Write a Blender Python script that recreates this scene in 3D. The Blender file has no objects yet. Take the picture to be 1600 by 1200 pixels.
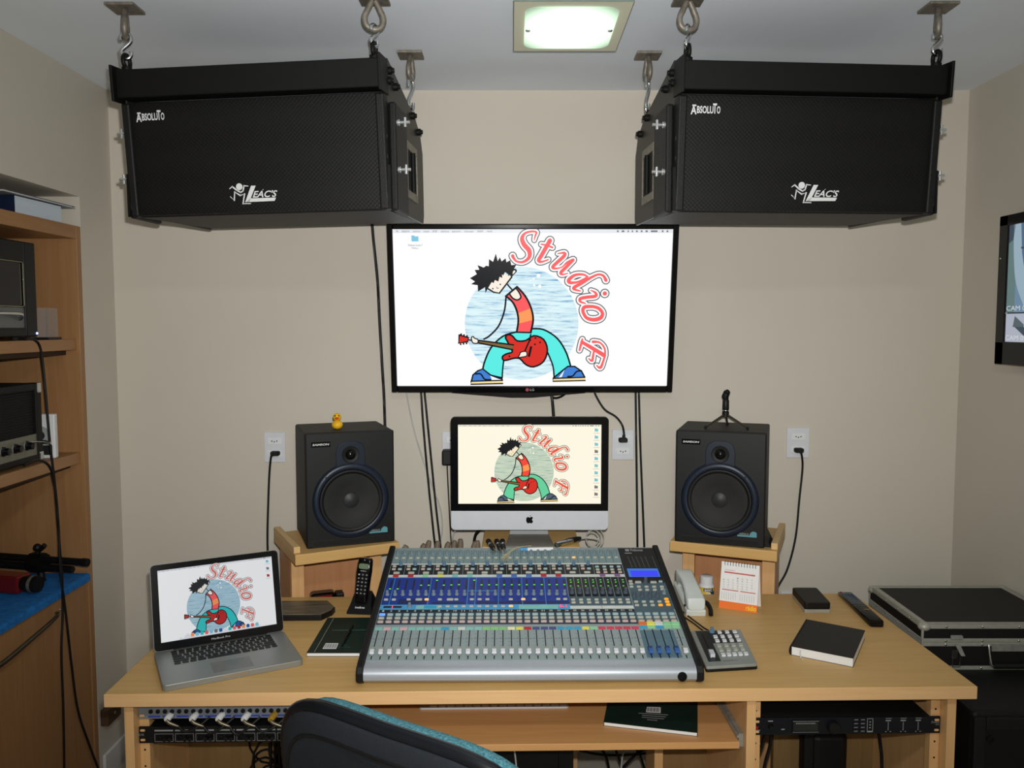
import bpy, bmesh, math, random
from mathutils import Vector, Matrix
R = math.radians
S = bpy.context.scene
COL = S.collection
random.seed(7)

# ---------------------------------------------------------------- camera, world, light, exposure
EYE, FPX, PITCH = 1.69, 1301.0, R(4.05)
cam_d = bpy.data.cameras.new('camera'); cam = bpy.data.objects.new('camera', cam_d); COL.objects.link(cam)
cam_d.sensor_fit = 'HORIZONTAL'; cam_d.sensor_width = 36.0; cam_d.lens = 36.0 * FPX / 1600.0
cam_d.clip_start = 0.05
cam.location = (0, 0, EYE); cam.rotation_euler = (R(90) - PITCH, 0, 0)
S.camera = cam
S.view_settings.view_transform = 'Standard'; S.view_settings.look = 'None'
S.view_settings.exposure = 0.0; S.view_settings.gamma = 1.0; S.view_settings.use_curve_mapping = False
w = bpy.data.worlds.new('world'); S.world = w; w.use_nodes = True
w.node_tree.nodes['Background'].inputs[0].default_value = (0.8, 0.9, 1.0, 1)
w.node_tree.nodes['Background'].inputs[1].default_value = 0.05
# the camera's flash: a small lamp just above the lens
fl_d = bpy.data.lights.new('camera_flash', 'SPOT'); fl = bpy.data.objects.new('camera_flash', fl_d); COL.objects.link(fl)
fl_d.energy = 216.0; fl_d.color = (1.0, 0.985, 0.95); fl_d.shadow_soft_size = 0.014
fl_d.spot_size = R(98); fl_d.spot_blend = 1.0
fl.location = (0.02, 0.04, EYE + 0.07); fl.rotation_euler = (R(90) - PITCH + R(8), 0, 0)
# ceiling lamp (its glowing diffuser is built further down); this is its bulb's downward light
la_d = bpy.data.lights.new('ceiling_bulb', 'AREA'); la = bpy.data.objects.new('ceiling_bulb', la_d); COL.objects.link(la)
la_d.shape = 'RECTANGLE'; la_d.size = 0.2; la_d.size_y = 0.24; la_d.energy = 5.0; la_d.color = (0.92, 1.0, 0.9)
la.location = (0.157, 2.372, 2.505)
# added fill light above the photographer; no lamp is known there
lb = bpy.data.objects.new('rear_fill_light', la_d.copy()); COL.objects.link(lb); lb.data.energy = 18.0
lb.data.color = (0.95, 1.0, 0.96)
lb.location = (0.157, 0.1, 2.505)

# ---------------------------------------------------------------- helpers
CP, SP = math.cos(PITCH), math.sin(PITCH)
def at(px, py, X=None, Y=None, Z=None):
    'where the line of sight through a photograph pixel meets a real plane of the room'
    a, b = (px - 800) / FPX, (600 - py) / FPX
    d = Vector((a, b * SP + CP, b * CP - SP))
    if X is not None: t = X / d.x
    elif Y is not None: t = Y / d.y
    else: t = (Z - EYE) / d.z
    return Vector((0, 0, EYE)) + d * t

def lin(c):
    return tuple(((v / 255) / 12.92 if v / 255 <= 0.04045 else ((v / 255 + 0.055) / 1.055) ** 2.4) for v in c)

def mat(name, rgb, rough=0.5, metal=0.0, var=0.08, scale=30.0, bump=0.0, bscale=200.0, spec=0.3, coat=0.0, stretch=None, trans=0.0, alpha=1.0):
    m = bpy.data.materials.new(name); m.use_nodes = True
    nt = m.node_tree; p = nt.nodes['Principled BSDF']
    c = lin(rgb)
    p.inputs['Roughness'].default_value = rough; p.inputs['Metallic'].default_value = metal
    p.inputs['Specular IOR Level'].default_value = spec; p.inputs['Coat Weight'].default_value = coat
    p.inputs['Coat Roughness'].default_value = 0.08
    p.inputs['Transmission Weight'].default_value = trans; p.inputs['Alpha'].default_value = alpha
    tc = nt.nodes.new('ShaderNodeTexCoord'); src = tc.outputs['Object']
    if stretch:
        mp = nt.nodes.new('ShaderNodeMapping'); mp.inputs['Scale'].default_value = stretch
        nt.links.new(src, mp.inputs['Vector']); src = mp.outputs['Vector']
    n = nt.nodes.new('ShaderNodeTexNoise'); n.inputs['Scale'].default_value = scale; n.inputs['Detail'].default_value = 4
    nt.links.new(src, n.inputs['Vector'])
    r = nt.nodes.new('ShaderNodeValToRGB')
    r.color_ramp.elements[0].position = 0.3; r.color_ramp.elements[1].position = 0.7
    r.color_ramp.elements[0].color = tuple(v * (1 - var) for v in c) + (1,)
    r.color_ramp.elements[1].color = tuple(min(1, v * (1 + var)) for v in c) + (1,)
    nt.links.new(n.outputs['Fac'], r.inputs['Fac']); nt.links.new(r.outputs['Color'], p.inputs['Base Color'])
    if bump:
        n2 = nt.nodes.new('ShaderNodeTexNoise'); n2.inputs['Scale'].default_value = bscale; n2.inputs['Detail'].default_value = 3
        nt.links.new(src, n2.inputs['Vector'])
        b = nt.nodes.new('ShaderNodeBump'); b.inputs['Strength'].default_value = bump; b.inputs['Distance'].default_value = 0.002
        nt.links.new(n2.outputs['Fac'], b.inputs['Height']); nt.links.new(b.outputs['Normal'], p.inputs['Normal'])
    return m

def glow(name, rgb, k=1.0):
    m = bpy.data.materials.new(name); m.use_nodes = True
    p = m.node_tree.nodes['Principled BSDF']
    p.inputs['Base Color'].default_value = (0.004, 0.004, 0.004, 1); p.inputs['Roughness'].default_value = 0.3; p.inputs['Specular IOR Level'].default_value = 0.08
    p.inputs['Emission Color'].default_value = lin(rgb) + (1,); p.inputs['Emission Strength'].default_value = k
    return m

def dots(name, rgb, rgb2, pitch, rough=0.5, metal=0.0, size=0.3, depth=0.002):
    'perforated sheet: regular holes as fine relief and darker ink'
    m = mat(name, rgb, rough, metal); nt = m.node_tree; p = nt.nodes['Principled BSDF']
    tc = nt.nodes.new('ShaderNodeTexCoord')
    mp = nt.nodes.new('ShaderNodeMapping'); mp.inputs['Scale'].default_value = (1 / pitch, 1 / pitch, 1 / pitch)
    mp.inputs['Rotation'].default_value = (0, R(45), 0)
    v = nt.nodes.new('ShaderNodeTexVoronoi'); v.inputs['Randomness'].default_value = 0; v.inputs['Scale'].default_value = 1
    r = nt.nodes.new('ShaderNodeValToRGB'); r.color_ramp.elements[0].position = size; r.color_ramp.elements[1].position = size + 0.12
    r.color_ramp.elements[0].color = lin(rgb2) + (1,); r.color_ramp.elements[1].color = lin(rgb) + (1,)
    b = nt.nodes.new('ShaderNodeBump'); b.inputs['Strength'].default_value = 0.6; b.inputs['Distance'].default_value = depth
    L = nt.links.new
    L(tc.outputs['Object'], mp.inputs['Vector']); L(mp.outputs['Vector'], v.inputs['Vector'])
    L(v.outputs['Distance'], r.inputs['Fac']); L(r.outputs['Color'], p.inputs['Base Color'])
    L(v.outputs['Distance'], b.inputs['Height']); L(b.outputs['Normal'], p.inputs['Normal'])
    return m

def spl(pts, n=6, closed=False):
    'smooth curve through points (any dimension)'
    P = [Vector(p) for p in pts]; out = []
    N = len(P)
    for i in range(N if closed else N - 1):
        if closed: a, b, c, d = P[(i - 1) % N], P[i], P[(i + 1) % N], P[(i + 2) % N]
        else: a, b, c, d = P[max(i - 1, 0)], P[i], P[i + 1], P[min(i + 2, N - 1)]
        for k in range(n):
            t = k / n
            out.append(0.5 * ((2 * b) + (c - a) * t + (2 * a - 5 * b + 4 * c - d) * t * t + (3 * b - a - 3 * c + d) * t ** 3))
    if not closed: out.append(P[-1])
    return out

def rrect(w, h, r, n=4, cx=0, cy=0):
    pts = []
    for k, (sx, sy) in enumerate(((1, 1), (-1, 1), (-1, -1), (1, -1))):
        for i in range(n + 1):
            a = R(90) * (k + i / n)
            pts.append((cx + sx * (w / 2 - r) + r * math.cos(a), cy + sy * (h / 2 - r) + r * math.sin(a)))
    return pts

class B:
    'collects shapes into one mesh'
    def __init__(s, M=None):
        s.v = []; s.f = []; s.mi = []; s.m = 0; s.M = M or Matrix()
    def add(s, vs, fs):
        o = len(s.v); M = s.M
        s.v += [tuple(M @ Vector(v)) for v in vs]
        for f in fs: s.f.append([i + o for i in f]); s.mi.append(s.m)
        return s
    def box(s, x0, x1, y0, y1, z0, z1):
        return s.add([(x0, y0, z0), (x1, y0, z0), (x1, y1, z0), (x0, y1, z0), (x0, y0, z1), (x1, y0, z1), (x1, y1, z1), (x0, y1, z1)],
                     [(3, 2, 1, 0), (4, 5, 6, 7), (0, 1, 5, 4), (1, 2, 6, 5), (2, 3, 7, 6), (3, 0, 4, 7)])
    def prism(s, poly, a, b, axis='z'):
        'polygon pushed along an axis from a to b; poly is (x,y) / (x,z) for y / (y,z) for x'
        n = len(poly)
        f = {'z': lambda p, t: (p[0], p[1], t), 'y': lambda p, t: (p[0], t, p[1]), 'x': lambda p, t: (t, p[0], p[1])}[axis]
        return s.add([f(p, a) for p in poly] + [f(p, b) for p in poly],
                     [list(range(n))[::-1], list(range(n, 2 * n))] + [(i, (i + 1) % n, n + (i + 1) % n, n + i) for i in range(n)])
    def flat(s, poly, t, axis='y'):
        f = {'z': lambda p: (p[0], p[1], t), 'y': lambda p: (p[0], t, p[1]), 'x': lambda p: (t, p[0], p[1])}[axis]
        return s.add([f(p) for p in poly], [list(range(len(poly)))])
    def loft(s, rings, cap=True, closed=False):
        n = len(rings[0]); vs = [p for r in rings for p in r]; fs = []
        k = len(rings)
        for j in range(k if closed else k - 1):
            j2 = (j + 1) % k
            fs += [(j * n + i, j * n + (i + 1) % n, j2 * n + (i + 1) % n, j2 * n + i) for i in range(n)]
        if cap and not closed: fs += [list(range(n))[::-1], list(range((k - 1) * n, k * n))]
        return s.add(vs, fs)
    def tube(s, pts, r, n=6, closed=False):
        P = [Vector(p) for p in pts]; rings = []; up = None; k = len(P)
        for i, p in enumerate(P):
            if closed: t = P[(i + 1) % k] - P[i - 1]
            else: t = P[min(i + 1, k - 1)] - P[max(i - 1, 0)]
            t.normalize()
            if up is None: up = Vector((0, 0, 1)) if abs(t.z) < 0.9 else Vector((0, 1, 0))
            side = t.cross(up)
            if side.length < 1e-5: side = t.orthogonal()
            side.normalize(); up = side.cross(t).normalized()
            rr = r[i] if isinstance(r, (list, tuple)) else r
            rings.append([p + (side * math.cos(2 * math.pi * j / n) + up * math.sin(2 * math.pi * j / n)) * rr for j in range(n)])
        return s.loft(rings, closed=closed)
    def cyl(s, p0, p1, r0, r1=None, n=16):
        return s.tube([p0, p1], [r0, r0 if r1 is None else r1], n)
    def lathe(s, prof, c=(0, 0, 0), axis='z', n=24):
        'prof: (radius, height) pairs, closed at both ends'
        c = Vector(c); rings = []
        for r, h in prof:
            ring = []
            for j in range(n):
                a = 2 * math.pi * j / n; x, y = max(r, 1e-5) * math.cos(a), max(r, 1e-5) * math.sin(a)
                ring.append(c + Vector({'z': (x, y, h), 'y': (x, h, y), '-y': (x, -h, y), 'x': (h, x, y)}[axis]))
            rings.append(ring)
        return s.loft(rings)
    def ball(s, c, r, sc=(1, 1, 1), n=12, m=8):
        rings = []
        for i in range(m + 1):
            t = math.pi * i / m; rr, z = max(math.sin(t), 1e-4) * r, -math.cos(t) * r
            rings.append([(c[0] + rr * math.cos(2 * math.pi * j / n) * sc[0], c[1] + rr * math.sin(2 * math.pi * j / n) * sc[1], c[2] + z * sc[2]) for j in range(n)])
        return s.loft(rings)
    def ribbon(s, pts, wd, t, axis='y'):
        'flat stroke of given width (number or list) in a plane, round ended'
        P = [Vector((p[0], p[1])) for p in pts]; k = len(P); Lf, Rt = [], []
        for i, p in enumerate(P):
            d = (P[min(i + 1, k - 1)] - P[max(i - 1, 0)]); d.normalize(); nn = Vector((-d.y, d.x))
            w = (wd[i] if isinstance(wd, (list, tuple)) else wd) / 2
            Lf.append(p + nn * w); Rt.append(p - nn * w)
            if i in (0, k - 1):
                s.flat([(p.x + w * math.cos(a * math.pi / 5), p.y + w * math.sin(a * math.pi / 5)) for a in range(10)], t, axis)
        f = {'z': lambda p: (p[0], p[1], t), 'y': lambda p: (p[0], t, p[1]), 'x': lambda p: (t, p[0], p[1])}[axis]
        return s.add([f(p) for p in Lf] + [f(p) for p in Rt], [(i, i + 1, k + i + 1, k + i) for i in range(k - 1)])
    def text(s, txt, x0, x1, z0, z1, t, axis='y', shear=0.0, bold=0.0, flip=False):
        'lettering fitted into a rectangle of the plane'
        cu = bpy.data.curves.new('lettering', 'FONT'); cu.body = txt; cu.shear = shear; cu.offset = bold; cu.resolution_u = 3
        ob = bpy.data.objects.new('lettering', cu); me = bpy.data.meshes.new_from_object(ob)
        vs = [v.co.copy() for v in me.vertices]; fs = [list(p.vertices) for p in me.polygons]
        bpy.data.objects.remove(ob); bpy.data.curves.remove(cu); bpy.data.meshes.remove(me)
        if not vs: return s
        ax, bx = min(v.x for v in vs), max(v.x for v in vs); ay, by = min(v.y for v in vs), max(v.y for v in vs)
        out = []
        for v in vs:
            u = (v.x - ax) / max(bx - ax, 1e-6); q = (v.y - ay) / max(by - ay, 1e-6)
            if flip: u = 1 - u
            a, b = x0 + u * (x1 - x0), z0 + q * (z1 - z0)
            out.append({'y': (a, t, b), 'z': (a, b, t), 'x': (t, a, b)}[axis])
        return s.add(out, fs)
    def mesh(s, name, mats, smooth=None, fix=True):
        me = bpy.data.meshes.new(name); me.from_pydata(s.v, [], s.f)
        for m in (mats if isinstance(mats, (list, tuple)) else [mats]): me.materials.append(m)
        me.polygons.foreach_set('material_index', s.mi)
        if fix:
            bm = bmesh.new(); bm.from_mesh(me); bmesh.ops.recalc_face_normals(bm, faces=bm.faces); bm.to_mesh(me); bm.free()
        if smooth:
            me.polygons.foreach_set('use_smooth', [True] * len(me.polygons)); me.set_sharp_from_angle(angle=R(smooth))
        me.update(); return me
    def obj(s, name, mats, parent=None, loc=(0, 0, 0), rot=(0, 0, 0), smooth=None, bev=0.0, seg=2, fix=True, label=None):
        return put(name, s.mesh(name, mats, smooth, fix), parent, loc, rot, bev, seg, label)

def put(name, me, parent=None, loc=(0, 0, 0), rot=(0, 0, 0), bev=0.0, seg=2, label=None, M=None):
    o = bpy.data.objects.new(name, me); COL.objects.link(o); o.parent = parent
    if M is not None: o.matrix_local = M
    else: o.location = loc; o.rotation_euler = rot
    if bev:
        b = o.modifiers.new('edge', 'BEVEL'); b.width = bev; b.segments = seg; b.limit_method = 'ANGLE'; b.angle_limit = R(40)
    if label: o['label'] = label
    return o

def tag(o, label, cat, group=None):
    o['label'] = label; o['category'] = cat
    if group: o['group'] = group
    return o
def thing(name, label, cat, loc=(0, 0, 0), rot=(0, 0, 0), group=None):
    o = bpy.data.objects.new(name, None); COL.objects.link(o); o.empty_display_size = 0.05
    o.location = loc; o.rotation_euler = rot
    return tag(o, label, cat, group)
def struct(o): o['kind'] = 'structure'; return o
def dup(root, loc, rot=None, label=None):
    'copy of a thing with copies of its parts and sub-parts'
    r = root.copy(); COL.objects.link(r); r.location = loc
    if rot is not None: r.rotation_euler = rot
    if label: r['label'] = label
    for ch in [c for c in bpy.data.objects if c.parent == root]:
        c = ch.copy(); COL.objects.link(c); c.parent = r
        for g in [x for x in bpy.data.objects if x.parent == ch]:
            d = g.copy(); COL.objects.link(d); d.parent = c
    return r
def cable(name, pts, r, m, label, cat='cable', n=6, parent=None, group=None):
    o = B().tube(spl(pts, 7), r, n).obj(name, m, parent, smooth=60)
    return tag(o, label, cat, group) if parent is None else o
# ---------------------------------------------------------------- materials
def wood(name, c1, c2, axis='x', rough=0.45):
    'beech laminate: long fine grain along one axis'
    m = bpy.data.materials.new(name); m.use_nodes = True; nt = m.node_tree; p = nt.nodes['Principled BSDF']
    p.inputs['Roughness'].default_value = rough; p.inputs['Specular IOR Level'].default_value = 0.35
    tc = nt.nodes.new('ShaderNodeTexCoord'); mp = nt.nodes.new('ShaderNodeMapping')
    mp.inputs['Scale'].default_value = {'x': (2.2, 34, 34), 'y': (34, 2.2, 34), 'z': (34, 34, 2.2)}[axis]
    n = nt.nodes.new('ShaderNodeTexNoise'); n.inputs['Scale'].default_value = 1.6; n.inputs['Detail'].default_value = 6; n.inputs['Distortion'].default_value = 0.6
    r = nt.nodes.new('ShaderNodeValToRGB'); r.color_ramp.elements[0].position = 0.25; r.color_ramp.elements[1].position = 0.75
    r.color_ramp.elements[0].color = lin(c1) + (1,); r.color_ramp.elements[1].color = lin(c2) + (1,)
    L = nt.links.new
    L(tc.outputs['Object'], mp.inputs['Vector']); L(mp.outputs['Vector'], n.inputs['Vector']); L(n.outputs['Fac'], r.inputs['Fac']); L(r.outputs['Color'], p.inputs['Base Color'])
    return m
BEECH_X = wood('beech_along', (200, 158, 96), (214, 174, 112), 'x')
TRAYW = wood('beech_tray', (204, 150, 94), (216, 164, 106), 'x')
BANDW = wood('beech_edge_band', (222, 176, 122), (234, 190, 138), 'x')
BEECH_Y = wood('beech_deep', (212, 173, 115), (226, 189, 134), 'y')
BEECH_Z = wood('beech_upright', (216, 168, 112), (230, 184, 130), 'z')
BACKWD = wood('beech_back_panel', (190, 134, 90), (202, 148, 104), 'z')
CAB_Y = wood('shelf_wood_dimmed_along', (154, 112, 72), (168, 126, 84), 'y')  # same beech, colour darkened for the dim light on the wall unit
CAB_Z = wood('shelf_wood_dimmed_upright', (152, 110, 70), (166, 124, 82), 'z')
BOARD = wood('raw_board', (138, 108, 66), (152, 120, 76), 'z', 0.7)
WALL = mat('wall_paint', (206, 199, 186), 0.6, var=0.015, scale=3, bump=0.06, bscale=60, spec=0.3)
CEIL = mat('ceiling_paint', (234, 241, 250), 0.75, var=0.02, scale=4, bump=0.06, bscale=50, spec=0.2)
FLOORM = mat('floor_tile', (200, 194, 180), 0.35, var=0.06, scale=6)
WHITE = mat('white_plastic', (226, 228, 230), 0.4, var=0.02)
PAPER = mat('paper', (236, 236, 236), 0.7, var=0.02)
BLACK = mat('black_plastic', (15, 15, 17), 0.48, var=0.1)
GLOSSB = mat('gloss_black', (12, 12, 14), 0.12, var=0.05)
MATTB = mat('matt_black', (17, 17, 18), 0.7, var=0.15)
SUBB = mat('textured_black_paint', (15, 15, 16), 0.55, spec=0.3, var=0.35, scale=160, bump=0.5, bscale=350)
STEELB = mat('black_steel', (9, 9, 9), 0.55, spec=0.22, var=0.15, scale=40, metal=0.0)
OLIVE = mat('black_olive_steel', (34, 33, 27), 0.45, var=0.1, scale=20)
CHROME = mat('chrome', (205, 208, 210), 0.18, 1.0, var=0.04)
STEEL = mat('galvanised_steel', (160, 160, 154), 0.38, 0.4, var=0.2, scale=60)
PLUGM = mat('plug_brown', (112, 98, 82), 0.5, var=0.12)
RUST = mat('old_steel', (128, 122, 112), 0.5, 0.5, var=0.25, scale=70)
ALU = mat('aluminium', (190, 192, 194), 0.33, 0.85, var=0.03, scale=90)
ALUW = mat('satin_aluminium', (196, 199, 204), 0.5, 0.25, var=0.02)
RUBBER = mat('rubber_black', (20, 20, 21), 0.6, var=0.1)
CABLEM = mat('black_cable', (18, 18, 20), 0.45, var=0.1)
CABLEW = mat('white_cable', (190, 190, 186), 0.5, var=0.05)
INK = mat('white_ink', (205, 207, 207), 0.5, var=0.02)
INKG = mat('grey_ink', (150, 152, 152), 0.5, var=0.02)
RED = mat('red_plastic', (190, 30, 34), 0.4)
YELLOW = mat('duck_yellow', (236, 184, 36), 0.4, var=0.04)
BEAK = mat('duck_beak', (222, 70, 30), 0.4)
ORANGE = mat('orange_card', (242, 122, 44), 0.6, var=0.03)
GREENC = mat('dark_green_cover', (18, 42, 36), 0.4, var=0.1, scale=20)
BLUEC = mat('blue_cloth', (28, 108, 178), 0.9, var=0.25, scale=60, bump=0.4, bscale=500)
LEATHER = mat('black_leather', (15, 14, 13), 0.5, var=0.12, bump=0.2, bscale=300)
BRASS = mat('gold_plug', (212, 168, 66), 0.35, 0.5)
GREYP = mat('grey_plastic', (158, 164, 166), 0.45, var=0.03)
GLASS = mat('clear_acrylic', (200, 205, 208), 0.05, var=0.0, trans=0.0, alpha=0.08)
BLUELED = glow('blue_led', (60, 110, 255), 3.0)
# ---------------------------------------------------------------- room shell
XL, XR, YB, YF, ZC = -1.52, 1.72, 3.20, -1.3, 2.57
struct(B().box(XL - 0.6, XR + 0.15, YF - 0.15, YB + 0.15, -0.1, 0).obj('floor', FLOORM))
struct(B().box(XL - 0.6, XR + 0.15, YF - 0.15, YB + 0.15, ZC, ZC + 0.1).obj('ceiling', CEIL))
struct(B().box(XL - 0.6, XR + 0.15, YB, YB + 0.15, 0, ZC).obj('wall_back', WALL))
struct(B().box(XL - 0.6, XR + 0.15, YF - 0.15, YF, 0, ZC).obj('wall_front', WALL))
struct(B().box(XR, XR + 0.15, YF, YB, 0, ZC).obj('wall_right', WALL))
NY0, NY1, NZ, NX = 1.0, 2.965, 2.14, -2.02        # the niche in the left wall
b = B(); b.box(XL - 0.6, XL, NY1, YB, 0, ZC); b.box(XL - 0.6, XL, YF, NY0, 0, ZC)
b.box(XL - 0.6, XL, NY0, NY1, NZ, ZC); b.box(XL - 0.6, NX, NY0, NY1, 0, NZ)
struct(b.obj('wall_left', WALL))
struct(B().box(XL, XR, YB - 0.012, YB, 0, 0.095).obj('baseboard_back', WHITE, bev=0.003))
struct(B().box(XL, XL + 0.012, NY1 + 0.02, YB - 0.012, 0, 0.095).obj('baseboard_left', WHITE, bev=0.003))
struct(B().box(XR - 0.012, XR, 0.5, YB - 0.012, 0, 0.095).obj('baseboard_right', WHITE, bev=0.003))

# ---------------------------------------------------------------- ceiling light
GLOWM = glow('lamp_diffuser_glow', (222, 255, 222), 1.0)
nt = GLOWM.node_tree; p = nt.nodes['Principled BSDF']
tc = nt.nodes.new('ShaderNodeTexCoord'); g = nt.nodes.new('ShaderNodeTexGradient'); g.gradient_type = 'SPHERICAL'
mp = nt.nodes.new('ShaderNodeMapping'); mp.inputs['Scale'].default_value = (5.9, 4.6, 1)
nt.links.new(tc.outputs['Object'], mp.inputs['Vector']); nt.links.new(mp.outputs['Vector'], g.inputs['Vector'])
mr = nt.nodes.new('ShaderNodeMapRange'); mr.inputs['From Max'].default_value = 0.40; mr.inputs['To Min'].default_value = 0.30; mr.inputs['To Max'].default_value = 1.8
nt.links.new(g.outputs['Fac'], mr.inputs['Value']); nt.links.new(mr.outputs['Result'], p.inputs['Emission Strength'])
PLATE = mat('greenish_glass', (214, 214, 188), 0.08, var=0.01)
EDGE = mat('glass_edge', (108, 122, 116), 0.1)
t = thing('ceiling_light', 'square glass ceiling lamp, lit, flat against the ceiling between the two hanging speakers', 'lamp', (0.157, 2.357, 2.505))
b = B(); b.prism(rrect(0.305, 0.385, 0.004), 0, 0.006, 'z'); b.m = 1
for s_ in (-1, 1): b.box(s_ * 0.1525 - 0.0008, s_ * 0.1525 + 0.0008, -0.192, 0.192, 0, 0.006); b.box(-0.152, 0.152, s_ * 0.192 - 0.0008, s_ * 0.192 + 0.0008, 0, 0.006)
b.obj('glass_plate', [PLATE, EDGE], t)
B().prism(rrect(0.245, 0.315, 0.04, 8), -0.004, -0.0002, 'z').obj('diffuser', GLOWM, t)
B().box(-0.09, 0.09, -0.09, 0.10, 0.006, 0.065).obj('lamp_body', WHITE, t, bev=0.006)
for s_ in (-1, 1):
    B().lathe([(0.0045, -0.009), (0.007, -0.007), (0.007, -0.004), (0.003, 0.0)], (s_ * 0.113, 0.0, -0.0002)).obj('clip', CHROME, t, smooth=40)
# ---------------------------------------------------------------- hanging line-array speakers
GRILLE = dots('speaker_grille', (9, 9, 10), (2, 2, 2), 0.0085, 0.5, 0.0, 0.3, 0.001)
GRILLE.node_tree.nodes['Principled BSDF'].inputs['Specular IOR Level'].default_value = 0.28
CHROMEP = mat('bright_pin', (215, 218, 220), 0.25, 0.8)
def leacs_logo(b, t):
    'the running figure and the slanted word, traced on a 1600x880 sketch'
    f = lambda x, y: ((x - 750) / 9300, (500 - y) / 9300)
    g = lambda pts: [f(*p) for p in pts]
    cx, cy = f(370, 300); b.flat([(cx + 0.0094 * math.cos(a * math.pi / 10), cy + 0.0094 * math.sin(a * math.pi / 10)) for a in range(20)], t)
    k = 42 / 9300
    for pts in ([(105, 345), (180, 290), (300, 390), (400, 445), (465, 410), (500, 280), (610, 290)], [(110, 550), (210, 640), (235, 430), (380, 525), (500, 490), (440, 735), (650, 740)]):
        b.ribbon(g(pts), [k * 0.5] + [k] * (len(pts) - 2) + [k * 0.5], t)
        for p_ in g(pts)[1:-1]: b.flat([(p_[0] + k / 2 * math.cos(a * math.pi / 5), p_[1] + k / 2 * math.sin(a * math.pi / 5)) for a in range(10)], t)
    b.flat(g([(690, 285), (815, 285), (660, 605), (610, 700), (500, 700)]), t); b.flat(g([(655, 605), (1340, 605), (1300, 690), (520, 700)]), t)
    x0, z0 = f(715, 590); x1, z1 = f(1385, 415); b.text("LEAC'S"[1:], x0, x1, z0, z1, t, shear=0.35, bold=0.02)
    b.flat(g([(990, 400), (1030, 375), (1010, 400), (985, 415)]), t)
def absoluto(b, x0, z0, wd, t):
    h = wd * 0.26; X = lambda u: x0 + u * wd
    b.text('A', X(0), X(0.2), z0 - h * 0.15, z0 + h * 0.95, t, bold=0.03); b.box(X(0.05), X(0.18), t - 0.0002, t, z0 + h * 0.86, z0 + h * 1.06)
    b.text('BSOLU', X(0.21), X(0.765), z0, z0 + h * 0.92, t, bold=0.03)
    b.text('T', X(0.745), X(0.88), z0, z0 + h * 1.25, t, bold=0.03); b.text('O', X(0.88), X(1.0), z0, z0 + h * 0.92, t, bold=0.03)

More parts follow.
